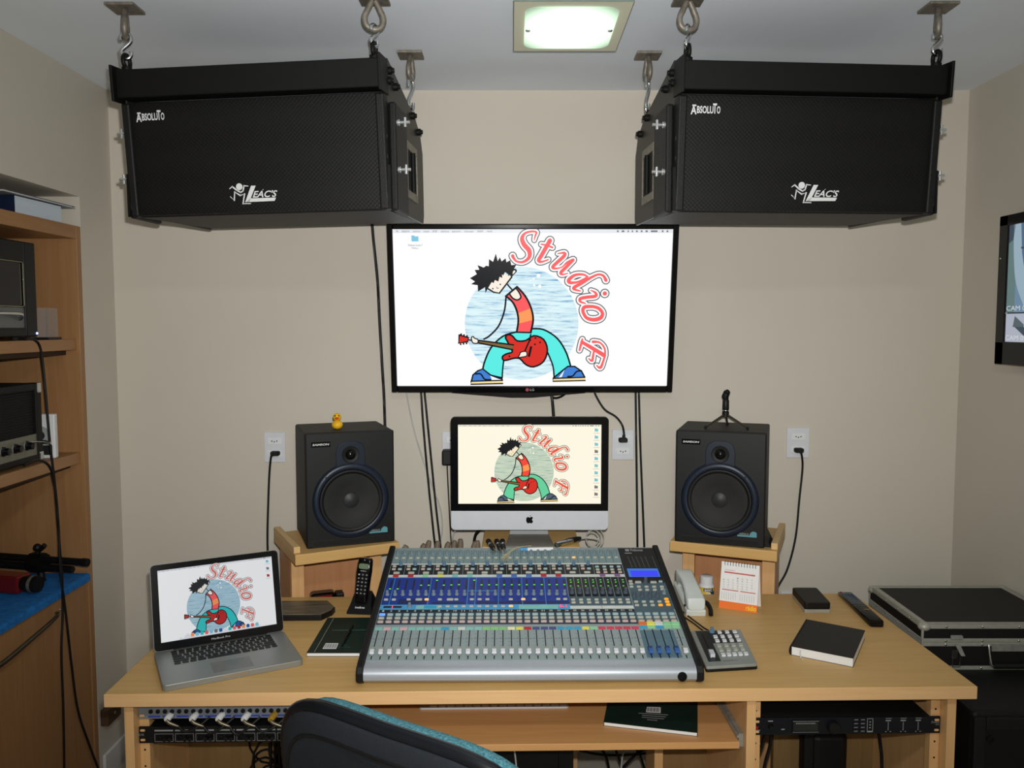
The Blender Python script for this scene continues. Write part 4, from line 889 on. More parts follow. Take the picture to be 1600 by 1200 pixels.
# ---- master section
M0, M1 = U(31) + PIT * .5 + .002, HW - 0.0195
inlay('master_panel', M0, M1, sy(912), sy(857.5), PANK)
inlay('master_panel', M0, M1, sy(953), sy(912.3), PANG)
wv = B(MP); wv.text('PreSonus', us(985, 861)[0], us(1004, 861)[0], sy(862.5), sy(858.6), 0.0018, 'z', bold=.03); wv.box(us(977, 861)[0], us(983, 861)[0], sy(862.5), sy(859), 0.0016, 0.0018); wv.box(us(976, 865)[0], us(987, 865)[0], sy(866), sy(864.8), 0.0016, 0.0018)
for k, px in enumerate((981, 987.5, 994, 1001, 1008, 1019)):
    for q in range(9):
        u_, s_ = us(px + q * .8, 871 + q * 1.9); wv.box(u_ - .0016, u_ + .0016, s_ - .0006, s_ + .0006, 0.0016, 0.0018)
wv.obj('console_lettering', INKG, mx, fix=False)
lc = inlay('display_frame', us(980, 897)[0], us(1031, 897)[0], sy(904), sy(889), PANN, 0.0012)
inlay('display_edge', us(981.5, 897)[0], us(1030, 897)[0], sy(903), sy(890), LCDF, 0.0004, lc, 0.0024); inlay('display', us(985.5, 897)[0], us(1028, 897)[0], sy(902.4), sy(893.5), LCD, 0.0004, lc, 0.0028)
u_, s_ = us(1008.5, 911); ctl('knob', knobd_me, u_, s_)
for px, py, k, c in ((997, 911, 'w', 'grey'), (1021, 911, 'w', 'grey'), (1032, 910, 's', 'pale'), (985, 909.5, 's', 'grey'), (986, 913.5, 's', 'grey'), (986.5, 918, 's', 'grey'), (998, 918, 's', 'grey'), (1010, 918, 's', 'grey'), (1022, 918, 's', 'grey'), (1034, 918, 's', 'grey'),
                     (1000, 923, 's', 'grey'), (1011, 923, 's', 'grey'), (1023, 923, 's', 'grey'), (1035, 922, 's', 'grey')):
    u_, s_ = us(px, py); ctl('button', btn[c, k], u_, s_)
for i in range(32, 37):
    if i < 36: ctl('knob', knobd_me, U(i), sy(933)); ctl('button', btn['grey', 's'], U(i), sy(942)); ctl('button', btn['amber' if i == 35 else 'grey', 's'], U(i), sy(947.5), label='lit amber button' if i == 35 else None)
    else:
        ctl('knob', knob_me, U(i), sy(929))
        for py in (938, 942.4, 947): ctl('button', btn['amber', 's'], U(i), sy(py), label='lit amber button')
# ---- plugs in the back of the console
for i, (px, dx, hgt) in enumerate(((643, -.02, .012), (656, .012, .018), (666, .008, .03), (681, .006, .028), (694, .012, .024), (707, .006, .03), (719, .001, .036), (736, .012, .026), (746, 0, .03))):
    hgt += .008; p0 = at(px, 862, Y=2.822); t = thing('cable_plug', 'brown-grey plug standing up behind the console, %s from its telephone end' % ('first second third fourth fifth sixth seventh eighth ninth'.split()[i]), 'plug', p0, group='plugs behind the console')
    B().tube([(0, -.02, -0.05), (dx * .3, 0, -.01), (dx, 0.0, hgt * .7), (dx * 1.4, 0.0, hgt)], [.0095, .0105, .01, .0075], 10).obj('sleeve', PLUGM, t, smooth=50)
# ---------------------------------------------------------------- studio monitors on their stands
SPK = mat('monitor_black', (13, 14, 17), 0.5, spec=0.3, var=0.12, scale=200); SPKW = mat('monitor_vinyl', (27, 26, 24), 0.6, spec=0.3, var=0.25, scale=120)
NAVYF = mat('monitor_navy_ring', (22, 31, 46), 0.36, var=0.06); CONE = mat('cone_grey', (28, 28, 28), 0.6, var=0.12, scale=40); SURR = mat('rubber_surround', (9, 9, 10), 0.55)
TEAL = mat('teal_badge', (92, 150, 160), 0.5)
def make_monitor(label, loc, yaw, badge):
    t = thing('studio_monitor', label, 'speaker', loc, (0, 0, yaw), group='studio monitors')
    W, Hh, D = 0.305, 0.396, 0.30
    B().box(-W / 2, W / 2, 0.012, D, 0, Hh).obj('cabinet', SPKW, t, bev=0.006)
    fb = B().box(-W / 2, W / 2, 0, 0.0121, 0, Hh).obj('front_baffle', SPK, t, bev=0.005)
    # navy moulding: ring round the woofer plus the tweeter shield
    zc, zt = 0.158, 0.318
    B().lathe([(0.132, 0), (0.130, 0.004), (0.124, 0.0075), (0.112, 0.0085), (0.108, 0.006), (0.108, 0.0)], (0, 0, zc), '-y', 48).obj('woofer_ring', NAVYF, t, smooth=40)
    sh = [(-0.050, 0.262), (0.050, 0.262), (0.050, 0.33), (0.042, 0.352), (0.02, 0.364), (-0.02, 0.364), (-0.042, 0.352), (-0.050, 0.33)]
    B().prism(sh, -0.004, 0.0, 'y').obj('tweeter_plate', NAVYF, t, bev=0.002)
    B().lathe([(0.110, 0.0), (0.110, 0.006), (0.107, 0.0125), (0.104, 0.0135), (0.098, 0.012), (0.094, 0.0085), (0.094, 0.0)], (0, 0, zc), '-y', 48).obj('surround', SURR, t, smooth=40)
    B().lathe([(0.095, 0.0), (0.095, 0.0105), (0.093, 0.0105), (0.06, 0.0055), (0.027, 0.0012), (0.0, 0.0012)], (0, 0, zc), '-y', 48).obj('cone', CONE, t, smooth=40)
    B().lathe([(0.027, 0.001), (0.026, 0.004), (0.015, 0.0085), (0.0, 0.0095)], (0, 0, zc), '-y', 32).obj('dust_cap', mat('dust_cap_grey', (40, 40, 42), 0.45), t, smooth=40)
    B().lathe([(0.030, 0.0041), (0.028, 0.0055), (0.019, 0.0042), (0.0185, 0.0041)], (0, 0, zt), '-y', 32).obj('tweeter_rim', SURR, t, smooth=40)
    B().lathe([(0.0175, 0.004), (0.016, 0.008), (0.009, 0.0125), (0.0, 0.014)], (0, 0, zt), '-y', 24).obj('tweeter_dome', GLOSSB, t, smooth=60)
    B().ball((0.002, -0.0055, 0.272), 0.0024).obj('status_light', BLUELED, t)
    for k in range(4):
        a = R(45 + 90 * k); B().lathe([(0.004, 0.008), (0.004, 0.0095), (0.0, 0.0095)], (0.119 * math.cos(a), 0, zc + 0.119 * math.sin(a)), '-y', 8).obj('screw', BLACK, t)
    pl = B().box(-0.132, -0.068, -0.0016, 0, 0.348, 0.366).obj('maker_plate', GLOSSB, fb)
    tx = B(); tx.text('SAMSON', -0.128, -0.072, 0.3535, 0.3605, -0.0018, shear=0.15, bold=0.03); tx.obj('maker_lettering', INK, fb, fix=False)
    bb = B(); bb.prism([(0.062, 0.036), (0.126, 0.036), (0.126, 0.052), (0.119, 0.056), (0.112, 0.056), (0.105, 0.05), (0.102, 0.042), (0.062, 0.041)], -0.0014, 0, 'y'); bb.obj('teal_badge', TEAL, fb)
    tx = B(); tx.text('RESOLV', 0.064, 0.1, 0.0425, 0.049, -0.0012, bold=0.02); tx.obj('badge_lettering', INKG, fb, fix=False)
    p = B(); p.prism(rrectp(0, 0.0145, 0.27, 0.023), -0.0012, 0, 'y'); p.obj('port_lip', SPKW, t, bev=0.0008)
    B().prism(rrectp(0, 0.0145, 0.262, 0.017), -0.0022, -0.0012, 'y').obj('port_slot', MATTB, t)
    return t
ZS = 0.9272
def fr(pl, pr, z): a, b_ = at(*pl, Z=z), at(*pr, Z=z); return place2(a, b_)
c, yw, ln_ = fr((482, 860), (614, 844), ZS); print('mon1', c, math.degrees(yw), ln_)
m1 = make_monitor('black studio monitor with the yellow rubber duck on top', (c.x, c.y, ZS), R(20.5), 1)
c, yw, ln_ = fr((1055, 844), (1194, 859), ZS); print('mon2', c, math.degrees(yw), ln_)
m2 = make_monitor('black studio monitor with the mini tripod on top', (c.x, c.y, ZS), R(-19), 0)
bpy.context.view_layer.update()
# rubber duck
dp = m1.matrix_world @ Vector((-0.03, 0.09, 0.396))
dk_ = thing('rubber_duck', 'small yellow rubber duck with a red beak on a speaker', 'toy', dp, (0, 0, R(10)))
b = B(); b.ball((0, 0.002, 0.016), 0.019, (1.05, 1.15, 0.85), 14, 10); b.ball((0, 0.022, 0.023), 0.007, (0.8, 1, 0.8)); b.obj('body', YELLOW, dk_, smooth=60)
B().ball((0, -0.003, 0.043), 0.0145, (1, 1, 1), 14, 10).obj('head', YELLOW, dk_, smooth=60)
b = B(); b.ball((0, -0.017, 0.0415), 0.0062, (1.25, 0.9, 0.55)); b.ball((0, -0.0165, 0.038), 0.005, (1.0, 0.8, 0.5)); b.obj('beak', BEAK, dk_, smooth=60)
for s_ in (-1, 1): B().ball((s_ * 0.0065, -0.0145, 0.049), 0.0026).obj('eye', GLOSSB, dk_, smooth=60)
# mini tripod
TRI = mat('tripod_leg_bronze', (92, 82, 70), 0.35, 0.7)
tp_ = m2.matrix_world @ Vector((0.005, 0.13, 0.396))
tr = thing('mini_tripod', 'mini tripod with bronze legs and black grip standing on a speaker', 'tripod', tp_, (0, 0, R(-10)))
for a, r_ in ((R(215), 0.088), (R(325), 0.088), (R(80), 0.07)):
    e = Vector((r_ * math.cos(a), r_ * math.sin(a), 0.006)); l_ = B().tube([Vector((0.008 * math.cos(a), 0.008 * math.sin(a), 0.045)), e], [0.0045, 0.0035], 8).obj('leg', TRI, tr, smooth=50)
    B().ball((e.x, e.y, 0.0058), 0.0058).obj('foot', RUBBER, l_, smooth=60)
b = B(); b.lathe([(0.012, 0.038), (0.0125, 0.056), (0.009, 0.058), (0.010, 0.062), (0.012, 0.066), (0.0115, 0.098), (0.0095, 0.101)]); b.obj('grip', BLACK, tr, smooth=40)
B().lathe([(0.0115, 0.060), (0.0122, 0.0612), (0.0115, 0.0625)]).obj('ring', CHROME, tr, smooth=60)
b = B(); b.tube([(0.0, 0, 0.100), (-0.003, 0, 0.112), (0.003, 0, 0.126), (0.010, 0, 0.133)], [0.010, 0.0125, 0.012, 0.007], 10); b.ball((0.004, -0.006, 0.128), 0.009); b.obj('clamp_head', STEELB, tr, smooth=50)

# ---------------------------------------------------------------- laptop
fl_, frr = on_desk(250, 1084), on_desk(471, 1038)
c, yw, ln_ = place2(fl_, frr); print('laptop', c, math.degrees(yw), ln_)
LWD, LDP = 0.362, 0.247
lp = thing('laptop', 'open aluminium laptop with black keys near the shelf end of the desk', 'laptop', (c.x + 0.006, c.y, TOP), (0, 0, yw - R(2.5)))
B().prism(rrect(LWD, LDP, 0.012, 4, 0, LDP / 2), 0.0, 0.0165, 'z').obj('base', mat('laptop_aluminium', (150, 152, 148), 0.42, 0.5, var=0.02, scale=150), lp, bev=0.0015)
KW = 0.0188; KEYM = mat('key_black', (16, 16, 17), 0.5)
B().box(-0.142, 0.142, 0.122, 0.232, 0.0166, 0.0168).obj('keyboard_well', mat('key_well', (150, 150, 144), 0.5, 0.3), lp)
key_me = {}
def keymesh(w_, d_=0.0152):
    k = (round(w_, 4), round(d_, 4))
    if k not in key_me: key_me[k] = rb(w_, d_, 0.0014).mesh('key', KEYM)
    return key_me[k]
rows = [([1.0] * 14, 0.0105, 0.2255), ([1] * 13 + [1.5], 0.0152, 0.2095), ([1.5] + [1] * 13, 0.0152, 0.1915), ([1.75] + [1] * 11 + [1.75], 0.0152, 0.1735), ([2.25] + [1] * 10 + [2.25], 0.0152, 0.1555), ([1, 1, 1, 1.25, 4.6, 1.25, 1, 0.9, 0.9, 0.9], 0.0165, 0.1370)]
for ws, dpt_, y in rows:
    tot = sum(ws); x = -0.140
    for w_ in ws:
        ww = w_ / tot * 0.280; put('key', keymesh(ww - 0.0036, dpt_), lp, (x + ww / 2, y, 0.0168)); x += ww
B().box(-0.052, 0.052, 0.022, 0.096, 0.0165, 0.0168).obj('trackpad', mat('trackpad_grey', (128, 130, 126), 0.4, 0.4), lp)
B().box(-0.034, 0.034, -0.0006, 0.003, 0.006, 0.0155).obj('opening_notch', CHROME, lp, bev=0.001)
B().cyl((-0.13, LDP - 0.006, 0.0165), (0.13, LDP - 0.006, 0.0165), 0.0055, n=12).obj('hinge', BLACK, lp, smooth=40)
LID = Matrix.Translation((0, LDP - 0.006, 0.018)) @ Matrix.Rotation(R(-16), 4, 'X')
ld = put('lid', B().prism(rrect(LWD, 0.243, 0.012, 4, 0, 0.1215), 0.0, 0.006, 'y').mesh('lid', mat('lid_aluminium', (96, 97, 98), 0.45, 0.5)), lp, M=LID)
gl = B().prism(rrect(LWD - 0.003, 0.240, 0.011, 4, 0, 0.1215), -0.0012, 0.0, 'y').obj('screen_glass', mat('laptop_glass', (20, 20, 22), 0.1), ld)
SCW, SCH = 0.322, 0.201
draw_art(SCW, SCH, cropx=(16 / 9) / 1.6, icons='fdr', dock=True).obj('desktop_picture', art_mats('laptop', (232, 234, 236), 0.84, dict(jeans=(46, 196, 196), shoe=(30, 92, 160), lred=(226, 112, 104), guitar=(190, 36, 34)), sea_lo=(84, 150, 182), sea_hi=(176, 208, 222)), ld, loc=(0, -0.0013, 0.024), fix=False)
tx = B(); tx.text('MacBook Pro', -0.026, 0.026, 0.0095, 0.0145, -0.0015); tx.obj('lettering', INK, ld, fix=False)

# ---------------------------------------------------------------- black box, phone, books, small things
c, yw, l_ = place2(on_desk(444, 970.5), on_desk(502, 970))
ang = yw; o = on_desk(502, 970)
rt = thing('set_top_box', 'flat black box with a streaky sheen on top, half behind the laptop', 'box', (o.x, o.y, TOP), (0, 0, ang))
SHEEN = mat('streaky_sheen', (104, 95, 80), 0.35, var=0.45, scale=4, stretch=(3, 22, 1))  # sheen on the black lid, put into its colour as pale streaks
B().prism([(-0.20, 0), (0, 0), (0.026, 0.045), (0.03, 0.075), (-0.005, 0.14), (-0.20, 0.14)], 0.0, 0.018, 'z').obj('case', BLACK, rt, bev=0.002)
B().prism([(-0.197, 0.003), (-0.002, 0.003), (0.023, 0.046), (0.027, 0.074), (-0.007, 0.137), (-0.197, 0.137)], 0.0181, 0.0205, 'z').obj('lid', SHEEN, rt, bev=0.001)
# cordless phone: cradle and handset are two things
a, b_ = on_desk(541, 960.5), on_desk(581, 960); c, yw, l_ = place2(a, b_)
cr = thing('phone_cradle', 'black charging cradle of the cordless phone beside the dark green book', 'phone cradle', (c.x, c.y, TOP), (0, 0, R(-6)))
b = B(); b.loft([[(-.042, 0, 0), (.042, 0, 0), (.047, .05, 0), (.04, .095, 0), (-.04, .095, 0)], [(-.041, 0, .008), (.041, 0, .008), (.046, .05, .008), (.039, .094, .008), (-.039, .094, .008)], [(-.034, .022, .03), (.034, .022, .03), (.038, .055, .034), (.03, .086, .034), (-.03, .086, .034)], [(-.03, .046, .052), (.03, .046, .052), (.031, .058, .056), (.024, .074, .056), (-.024, .074, .056)]])
b.obj('base', BLACK, cr, smooth=30)
tx = B(Matrix.Translation((0, .0115, .0195)) @ Matrix.Rotation(math.atan2(.022, .022) - R(90), 4, 'X')); tx.text('intelbras', -0.016, 0.016, -0.004, 0.003, -0.0012, bold=0.03); tx.obj('lettering', INK, cr, fix=False)
hs = thing('cordless_handset', 'black cordless phone with grey keys and small green display standing in its cradle', 'phone', (c.x, c.y, TOP))
HM = Matrix.Rotation(R(-6), 4, 'Z') @ Matrix.Translation((0.0, 0.0215, 0.0315)) @ Matrix.Diagonal((1, 1, .95, 1)) @ Matrix.Rotation(R(-12), 4, 'X') @ Matrix.Rotation(R(4), 4, 'Y')
b = B(HM); rings = []
for z, w_, d_ in ((0.0, .036, .018), (.01, .042, .022), (.06, .046, .024), (.11, .050, .026), (.145, .047, .024), (.153, .040, .018)): rings.append([(x, y, z) for x, y in rrect(w_, d_, d_ * .35, 3, 0, 0)])
b.loft(rings); b.obj('body', GLOSSB, hs, smooth=40)
f_ = B(HM).prism(rrectp(0, .125, .034, .018), -.0145, -.0115, 'y').obj('display', mat('green_lcd', (104, 122, 96), 0.3), hs)
for r_ in range(6):
    for q in range(3): B(HM).prism(rrectp((q - 1) * .0125, .034 + .0125 * r_, .0095, .006), -.0152, -.011, 'y').obj('key', DARKG, hs)
tx = B(HM)
for r_ in range(6):
    for q in range(3): tx.text('1234567890*#'[(r_ * 3 + q) % 12], (q - 1) * .0125 - .0018, (q - 1) * .0125 + .0018, .032 + .0125 * (5 - r_), .0365 + .0125 * (5 - r_), -.0154)
tx.text('intelbras', -.010, .010, .108, .1115, -.0146); k_ = tx.obj('key_lettering', INK, hs, fix=False); k_['kind'] = 'stuff'
B(HM).prism(rrectp(0, .146, .004, .003), -.0125, -.011, 'y').obj('earpiece', INKG, hs)

def make_book(name, label, quad, z0, th, spine='left', cover=GREENC):
    'thin soft-cover book from the four corners of its outline (front-left, front-right, rear-right, rear-left)'
    c = sum(quad, Vector()) / 4; t = thing(name, label, 'book', (c.x, c.y, z0))
    q = [p - Vector((c.x, c.y, p.z)) for p in quad]; q = [Vector((p.x, p.y, 0)) for p in q]
    up = Vector((0, 0, 1))
    b = B(); k = 0.004; sh = lambda s_, z: [tuple(p * s_ + up * z) for p in q]
    B().loft([sh(0.985, 0.0008), sh(0.985, th - 0.0012)]).obj('pages', PAPER, t)
    B().loft([sh(1.0, th - 0.0011), sh(1.0, th)]).obj('front_cover', cover, t)
    B().loft([sh(1.0, 0.0), sh(1.0, 0.0007)]).obj('back_cover', cover, t)
    return t, q
qd = [on_desk(479, 1026), on_desk(562, 1026), on_desk(583, 970), on_desk(512, 970.5)]
bk, q = make_book('green_book', 'dark green soft-cover book under a pen, beside the mixing console', qd, TOP, 0.011)
L = lambda u, v: q[0].lerp(q[1], u).lerp(q[3].lerp(q[2], u), v)
def on_cover(b, pts, h): b.add([tuple(L(u, v) + Vector((0, 0, h))) for u, v in pts], [list(range(len(pts)))]); return b
b = on_cover(B(), [(.26, .10), (.52, .10), (.515, .25), (.265, .25)], .0113); b.obj('barcode_label', PAPER, bk, fix=False)
b = B()
for k in range(14): u = .28 + k * .0165; on_cover(b, [(u, .12), (u + .006 + .004 * (k % 3 == 0), .12), (u + .006 + .004 * (k % 3 == 0), .23), (u, .23)], .0115)
b.obj('barcode', BLACK, bk, fix=False)['kind'] = 'stuff'
b = on_cover(B(), [(.135, .02), (.145, .02), (.145, .98), (.135, .98)], .0112); b.obj('spine_line', INKG, bk, fix=False)
b = B()
for k, (u0, u1) in enumerate(((.54, .78), (.54, .70))): on_cover(b, [(u0, .14 + .05 * k), (u1, .14 + .05 * k), (u1, .155 + .05 * k), (u0, .155 + .05 * k)], .0112)
on_cover(b, [(.25, .60), (.95, .60), (.95, .63), (.25, .63)], .0112); b.obj('printed_line', mat('print_dim', (60, 84, 78), 0.5), bk, fix=False)
p0, p1 = at(551, 978, Z=TOP + .0155), at(533, 1010, Z=TOP + .0155)
pn = thing('pen', 'black pen lying across the dark green book', 'pen', ((p0.x + p1.x) / 2, (p0.y + p1.y) / 2, TOP + .0111)); d = (p1 - p0); cc_ = Vector((0, 0, .0045))
B().tube([cc_ - d / 2, cc_ + d * .1], [.0042, .0045], 10).obj('cap', GLOSSB, pn, smooth=40); B().tube([cc_ + d * .1, cc_ + d * .42, cc_ + d * .5], [.0038, .0038, .0012], 10).obj('barrel', BLACK, pn, smooth=40)
B().tube([cc_ - d / 2 + Vector((0, 0, .0045)), cc_ - d * .2 + Vector((0, 0, .005))], [.0012, .0014], 6).obj('clip', BLACK, pn)

# white desk telephone
PHW = mat('telephone_white', (214, 220, 216), 0.4, var=0.02)
a = on_desk(1088, 964); bck = on_desk(1064, 928)
v_ = bck - a; yaw_p = math.atan2(v_.y, v_.x) - R(90)
ph = thing('telephone', 'white corded desk telephone beside the mixing console', 'telephone', (a.x, a.y, TOP), (0, 0, yaw_p))
b = B(); b.loft([[(-.032, .004, 0), (.032, .004, 0), (.032, .205, 0), (-.032, .205, 0)], [(-.032, .0, .018), (.032, .0, .018), (.032, .205, .05), (-.032, .205, .05)], [(-.026, .004, .026), (.026, .004, .026), (.026, .2, .058), (-.026, .2, .058)]])
b.obj('base', PHW, ph, bev=0.003)
rings = []
for y, zl, zh, w_ in ((-.002, .024, .046, .052), (.004, .020, .060, .058), (.045, .026, .072, .058), (.06, .05, .078, .054), (.11, .064, .092, .050), (.15, .066, .098, .052), (.165, .05, .100, .058), (.2, .056, .098, .058), (.208, .064, .088, .050)):
    rings.append([(x, y, z) for x, z in rrect(w_, zh - zl, min(.010, (zh - zl) * .4), 3, 0, (zl + zh) / 2)])
B().loft(rings).obj('handset', PHW, ph, smooth=45)
B().lathe([(.008, 0), (.008, .004), (.005, .006)], (-.032, .035, .022), 'x', 12).obj('ringer_knob', BLACK, ph, rot=(0, 0, 0))
B().tube(spl([(.034, .07, .02), (.044, .05, .03), (.050, .02, .02), (.046, -.004, .008)], 5), .0075, 8).obj('coiled_lead', RUBBER, ph, smooth=60)

# white bottle on the low shelf of the stand
bpos = at(1109, 933, Y=2.90); bpy.context.view_layer.update()
bt = thing('pill_bottle', 'white screw-top bottle with blue and yellow label behind the telephone', 'bottle', (bpos.x, 2.95, 0.6602))
B().lathe([(.027, 0), (.028, .004), (.028, .092), (.023, .099), (.021, .1)]).obj('body', WHITE, bt, smooth=40)
B().lathe([(.0235, .1), (.0235, .126), (.021, .128), (0, .128)]).obj('cap', WHITE, bt, smooth=40)
B().lathe([(.0283, .03), (.0284, .031), (.0284, .089), (.0283, .09)], n=32).obj('label_band', mat('label_yellow', (226, 190, 70), 0.5), bt, smooth=60)
b = B()
for k in range(9):
    x = [(math.sin(R(-35 + 8 * k + e)) * .0287, -math.cos(R(-35 + 8 * k + e)) * .0287) for e in (0, 8)]
    b.add([(x[0][0], x[0][1], .077), (x[1][0], x[1][1], .077), (x[1][0], x[1][1], .0885), (x[0][0], x[0][1], .0885)], [(0, 1, 2, 3)])
for k in range(5):
    x = [(math.sin(R(10 + 8 * k + e)) * .0287, -math.cos(R(10 + 8 * k + e)) * .0287) for e in (0, 8)]
    b.add([(x[0][0], x[0][1], .03), (x[1][0], x[1][1], .03), (x[1][0], x[1][1], .077), (x[0][0], x[0][1], .077)], [(0, 1, 2, 3)])
b.obj('label_print', mat('label_blue', (46, 62, 78), 0.5), bt, fix=False)
tx = B(); tx.text('BANC', -.014, .012, .0785, .0872, -.0296, bold=.03); tx.text("D'A", -.008, .010, .066, .0755, -.0296, bold=.03); tx.obj('label_lettering', WHITE, bt, fix=False)

# desk calendar
a, b_ = on_desk(1123, 949), on_desk(1182.5, 958); c, yw, l_ = place2(a, b_); print('calendar', l_, math.degrees(yw))
ca = thing('desk_calendar', 'white desk calendar with orange foot and spiral binding', 'calendar', (c.x, c.y, TOP), (0, 0, yw)); cw = l_ / 2; chh = .152
CM = Matrix.Rotation(R(-14), 4, 'X')
B(CM).box(-cw, cw, 0, .0014, 0, chh).obj('orange_card', ORANGE, ca)
CM2 = Matrix.Translation((0, .074, 0)) @ Matrix.Rotation(R(14), 4, 'X'); B(CM2).box(-cw, cw, -.0014, 0, 0, chh).obj('rear_card', PAPER, ca)
pg = B(CM).box(-cw, cw, -.0026, -.0004, .024, chh).obj('page', PAPER, ca)
for k in range(12):
    x = -cw + .012 + k * (2 * cw - .024) / 11
    B(CM).tube([(x, -.003 + .0 + .0045 * math.cos(q * math.pi / 4) , chh - .004 + .0065 * math.sin(q * math.pi / 4)) for q in range(8)], .0009, 5, closed=True).obj('ring', STEELB, ca)
r1 = B(CM); r1.box(-cw * .82, cw * .80, -.0031, -.0026, chh - .036, chh - .0315)
r1.text('JANEIRO', -cw * .8, -cw * .25, chh - .0285, chh - .0245, -.0029); r1.box(-cw * .88, -cw * .02, -.0031, -.0026, .060, .0628); r1.box(cw * .08, cw * .88, -.0031, -.0026, .060, .0628); r1.obj('red_headings', mat('print_red', (196, 92, 84), 0.6), pg, fix=False)
n_ = B()
for r_ in range(5):
    for q in range(7):
        d_ = r_ * 7 + q - 2
        if 1 <= d_ <= 31: x = -cw * .75 + q * cw * .245; n_.text(str(d_), x - .0022, x + .0022, chh - .046 - r_ * .0085, chh - .0425 - r_ * .0085, -.0029)
for s_ in (0, 1):
    for r_ in range(5):
        for q in range(7): x = -cw * .84 + s_ * cw * .96 + q * cw * .12; n_.box(x - .0008, x + .0008, -.003, -.0026, .034 + r_ * .0048, .0358 + r_ * .0048)
n_.obj('dates', mat('print_grey', (150, 152, 160), 0.6), pg, fix=False)['kind'] = 'stuff'
y_ = B(CM); y_.text('rádio', cw * .42, cw * .96, .004, .020, -.0005, bold=.03); y_.obj('yellow_lettering', mat('print_yellow', (246, 196, 40), 0.6), ca, fix=False)

# two portable drives, one on the other
a, b_ = on_desk(1257, 958), on_desk(1298, 958); c, yw, l_ = place2(a, b_); e = on_desk(1237, 933) - on_desk(1257, 958)
def slab(name, label, cat, quad, z0, h, m, r=.006):
    cc_ = sum(quad, Vector()) / len(quad); t = thing(name, label, cat, (cc_.x, cc_.y, z0)); pts = []
    q = [Vector((p.x - cc_.x, p.y - cc_.y)) for p in quad]; n = len(q)
    for i, p in enumerate(q):
        a, b_ = (q[i - 1] - p).normalized(), (q[(i + 1) % n] - p).normalized()
        for k in range(4): s_ = k / 3; pts.append(p + a * r * (1 - s_) ** 2 + b_ * r * s_ ** 2)
    return t, [(p.x, p.y) for p in pts]
qd = [a, b_, b_ + e, a + e]
h1, pl_ = slab('portable_drive', 'lower portable drive, silver-edged, under the black one', 'hard drive', qd, TOP, .012, ALUW); B().prism(pl_, 0, .012, 'z').obj('case', mat('drive_silver', (172, 168, 158), 0.4, 0.3), h1, bev=.0015)
B().prism([(x * .97, y * .97) for x, y in pl_], .0121, .0135, 'z').obj('top_plate', BLACK, h1)
h2, pl_ = slab('portable_drive', 'upper portable drive, plain black with rounded corners', 'hard drive', qd, TOP + .0136, .02, BLACK, .01); B().prism(pl_, 0, .021, 'z').obj('case', LEATHER, h2, bev=.003)
B().box(-.006, .006, -.004, .004, 0, .008).obj('plug', BLACK, h2, loc=((a + e).x - h2.location.x + .02, (a + e).y - h2.location.y + .004, .008), bev=.002)

# remote control
a, b_ = on_desk(1357, 982), on_desk(1383, 978); r_ = on_desk(1304, 929.5); r2 = on_desk(1334, 930)
c, yw, l_ = place2(a, b_); v_ = ((r_ + r2) / 2 - c); v_.z = 0
rc = thing('remote_control', 'long black remote control beside the flight case', 'remote control', (c.x, c.y, TOP), (0, 0, math.atan2(v_.y, v_.x) - R(90))); rl_ = v_.length
b = B(); rings = []
for y, w_, h_ in ((0, .040, .017), (.006, .045, .021), (rl_ * .5, .046, .018), (rl_ - .01, .048, .014), (rl_, .044, .011)): rings.append([(x, y, z) for x, z in rrect(w_, h_, .005, 2, 0, h_ / 2)])
b.loft(rings); b.obj('body', GLOSSB, rc, smooth=40)
zr = lambda y: .021 + (.014 - .021) * (y / rl_) + .0004
cl_ = mat('remote_key_blue', (70, 92, 116), 0.45)
for k in range(9):
    for q in range(4):
        y = rl_ * (.40 + .062 * k); B().prism(rrectp(0, 0, .0075, .0055), 0, .0015, 'z').obj('key', cl_ if k > 2 else DARKG, rc, loc=((q - 1.5) * .0098, y, zr(y) - .0006))
b = B().lathe([(.011, 0), (.011, .0012), (.0055, .0012), (.0055, .0002)], n=20).obj('ring_key', DARKG, rc, loc=(0, rl_ * .30, zr(rl_ * .3) - .0006))
B().prism(rrectp(0, 0, .006, .005), 0, .0015, 'z').obj('power_key', RED, rc, loc=(-.015, rl_ * .96, zr(rl_ * .96) - .0006))
B().prism(rrectp(0, 0, .018, .0025), 0, .0012, 'z').obj('yellow_key', BRASS, rc, loc=(.008, rl_ * .355, zr(rl_ * .355) - .0004))

# black notebook with ribbon
th = .026
qb = [on_desk(1234, 1023), on_desk(1333, 1043), on_desk(1351.5, 998), on_desk(1259, 980)]
qt = [at(1232, 1010, Z=TOP + th), at(1335, 1028, Z=TOP + th), at(1350.5, 982, Z=TOP + th), at(1258, 967, Z=TOP + th)]
nbk, q = make_book('notebook', 'thick black hard-cover notebook with white page edges and a ribbon', qb, TOP, th, cover=LEATHER)
sp_ = B(); up = Vector((0, 0, 1)); e0, e1 = q[0], q[3]; out = (q[0] - q[1]).normalized() * .003
sp_.loft([[tuple(p + out * s_ + up * z) for s_, z in ((-1.2, 0), (.4, .003), (1, .013), (.4, .023), (-1.2, th), (-1.6, th), (-1.6, 0))] for p in (e0, e1)]); sp_.obj('spine', LEATHER, nbk)
p_ = q[0].lerp(q[1], .17)
fw = (q[0] - q[3]).normalized()
B().tube([p_ + up * .02 + fw * .001, p_ + up * .012 + fw * .0035, p_ + up * .002 + fw * .012 + Vector((.004, 0, 0)), p_ + up * .002 + fw * .028 + Vector((.012, 0, 0))], .002, 4).obj('ribbon', mat('ribbon_grey', (205, 206, 204), 0.6), nbk)

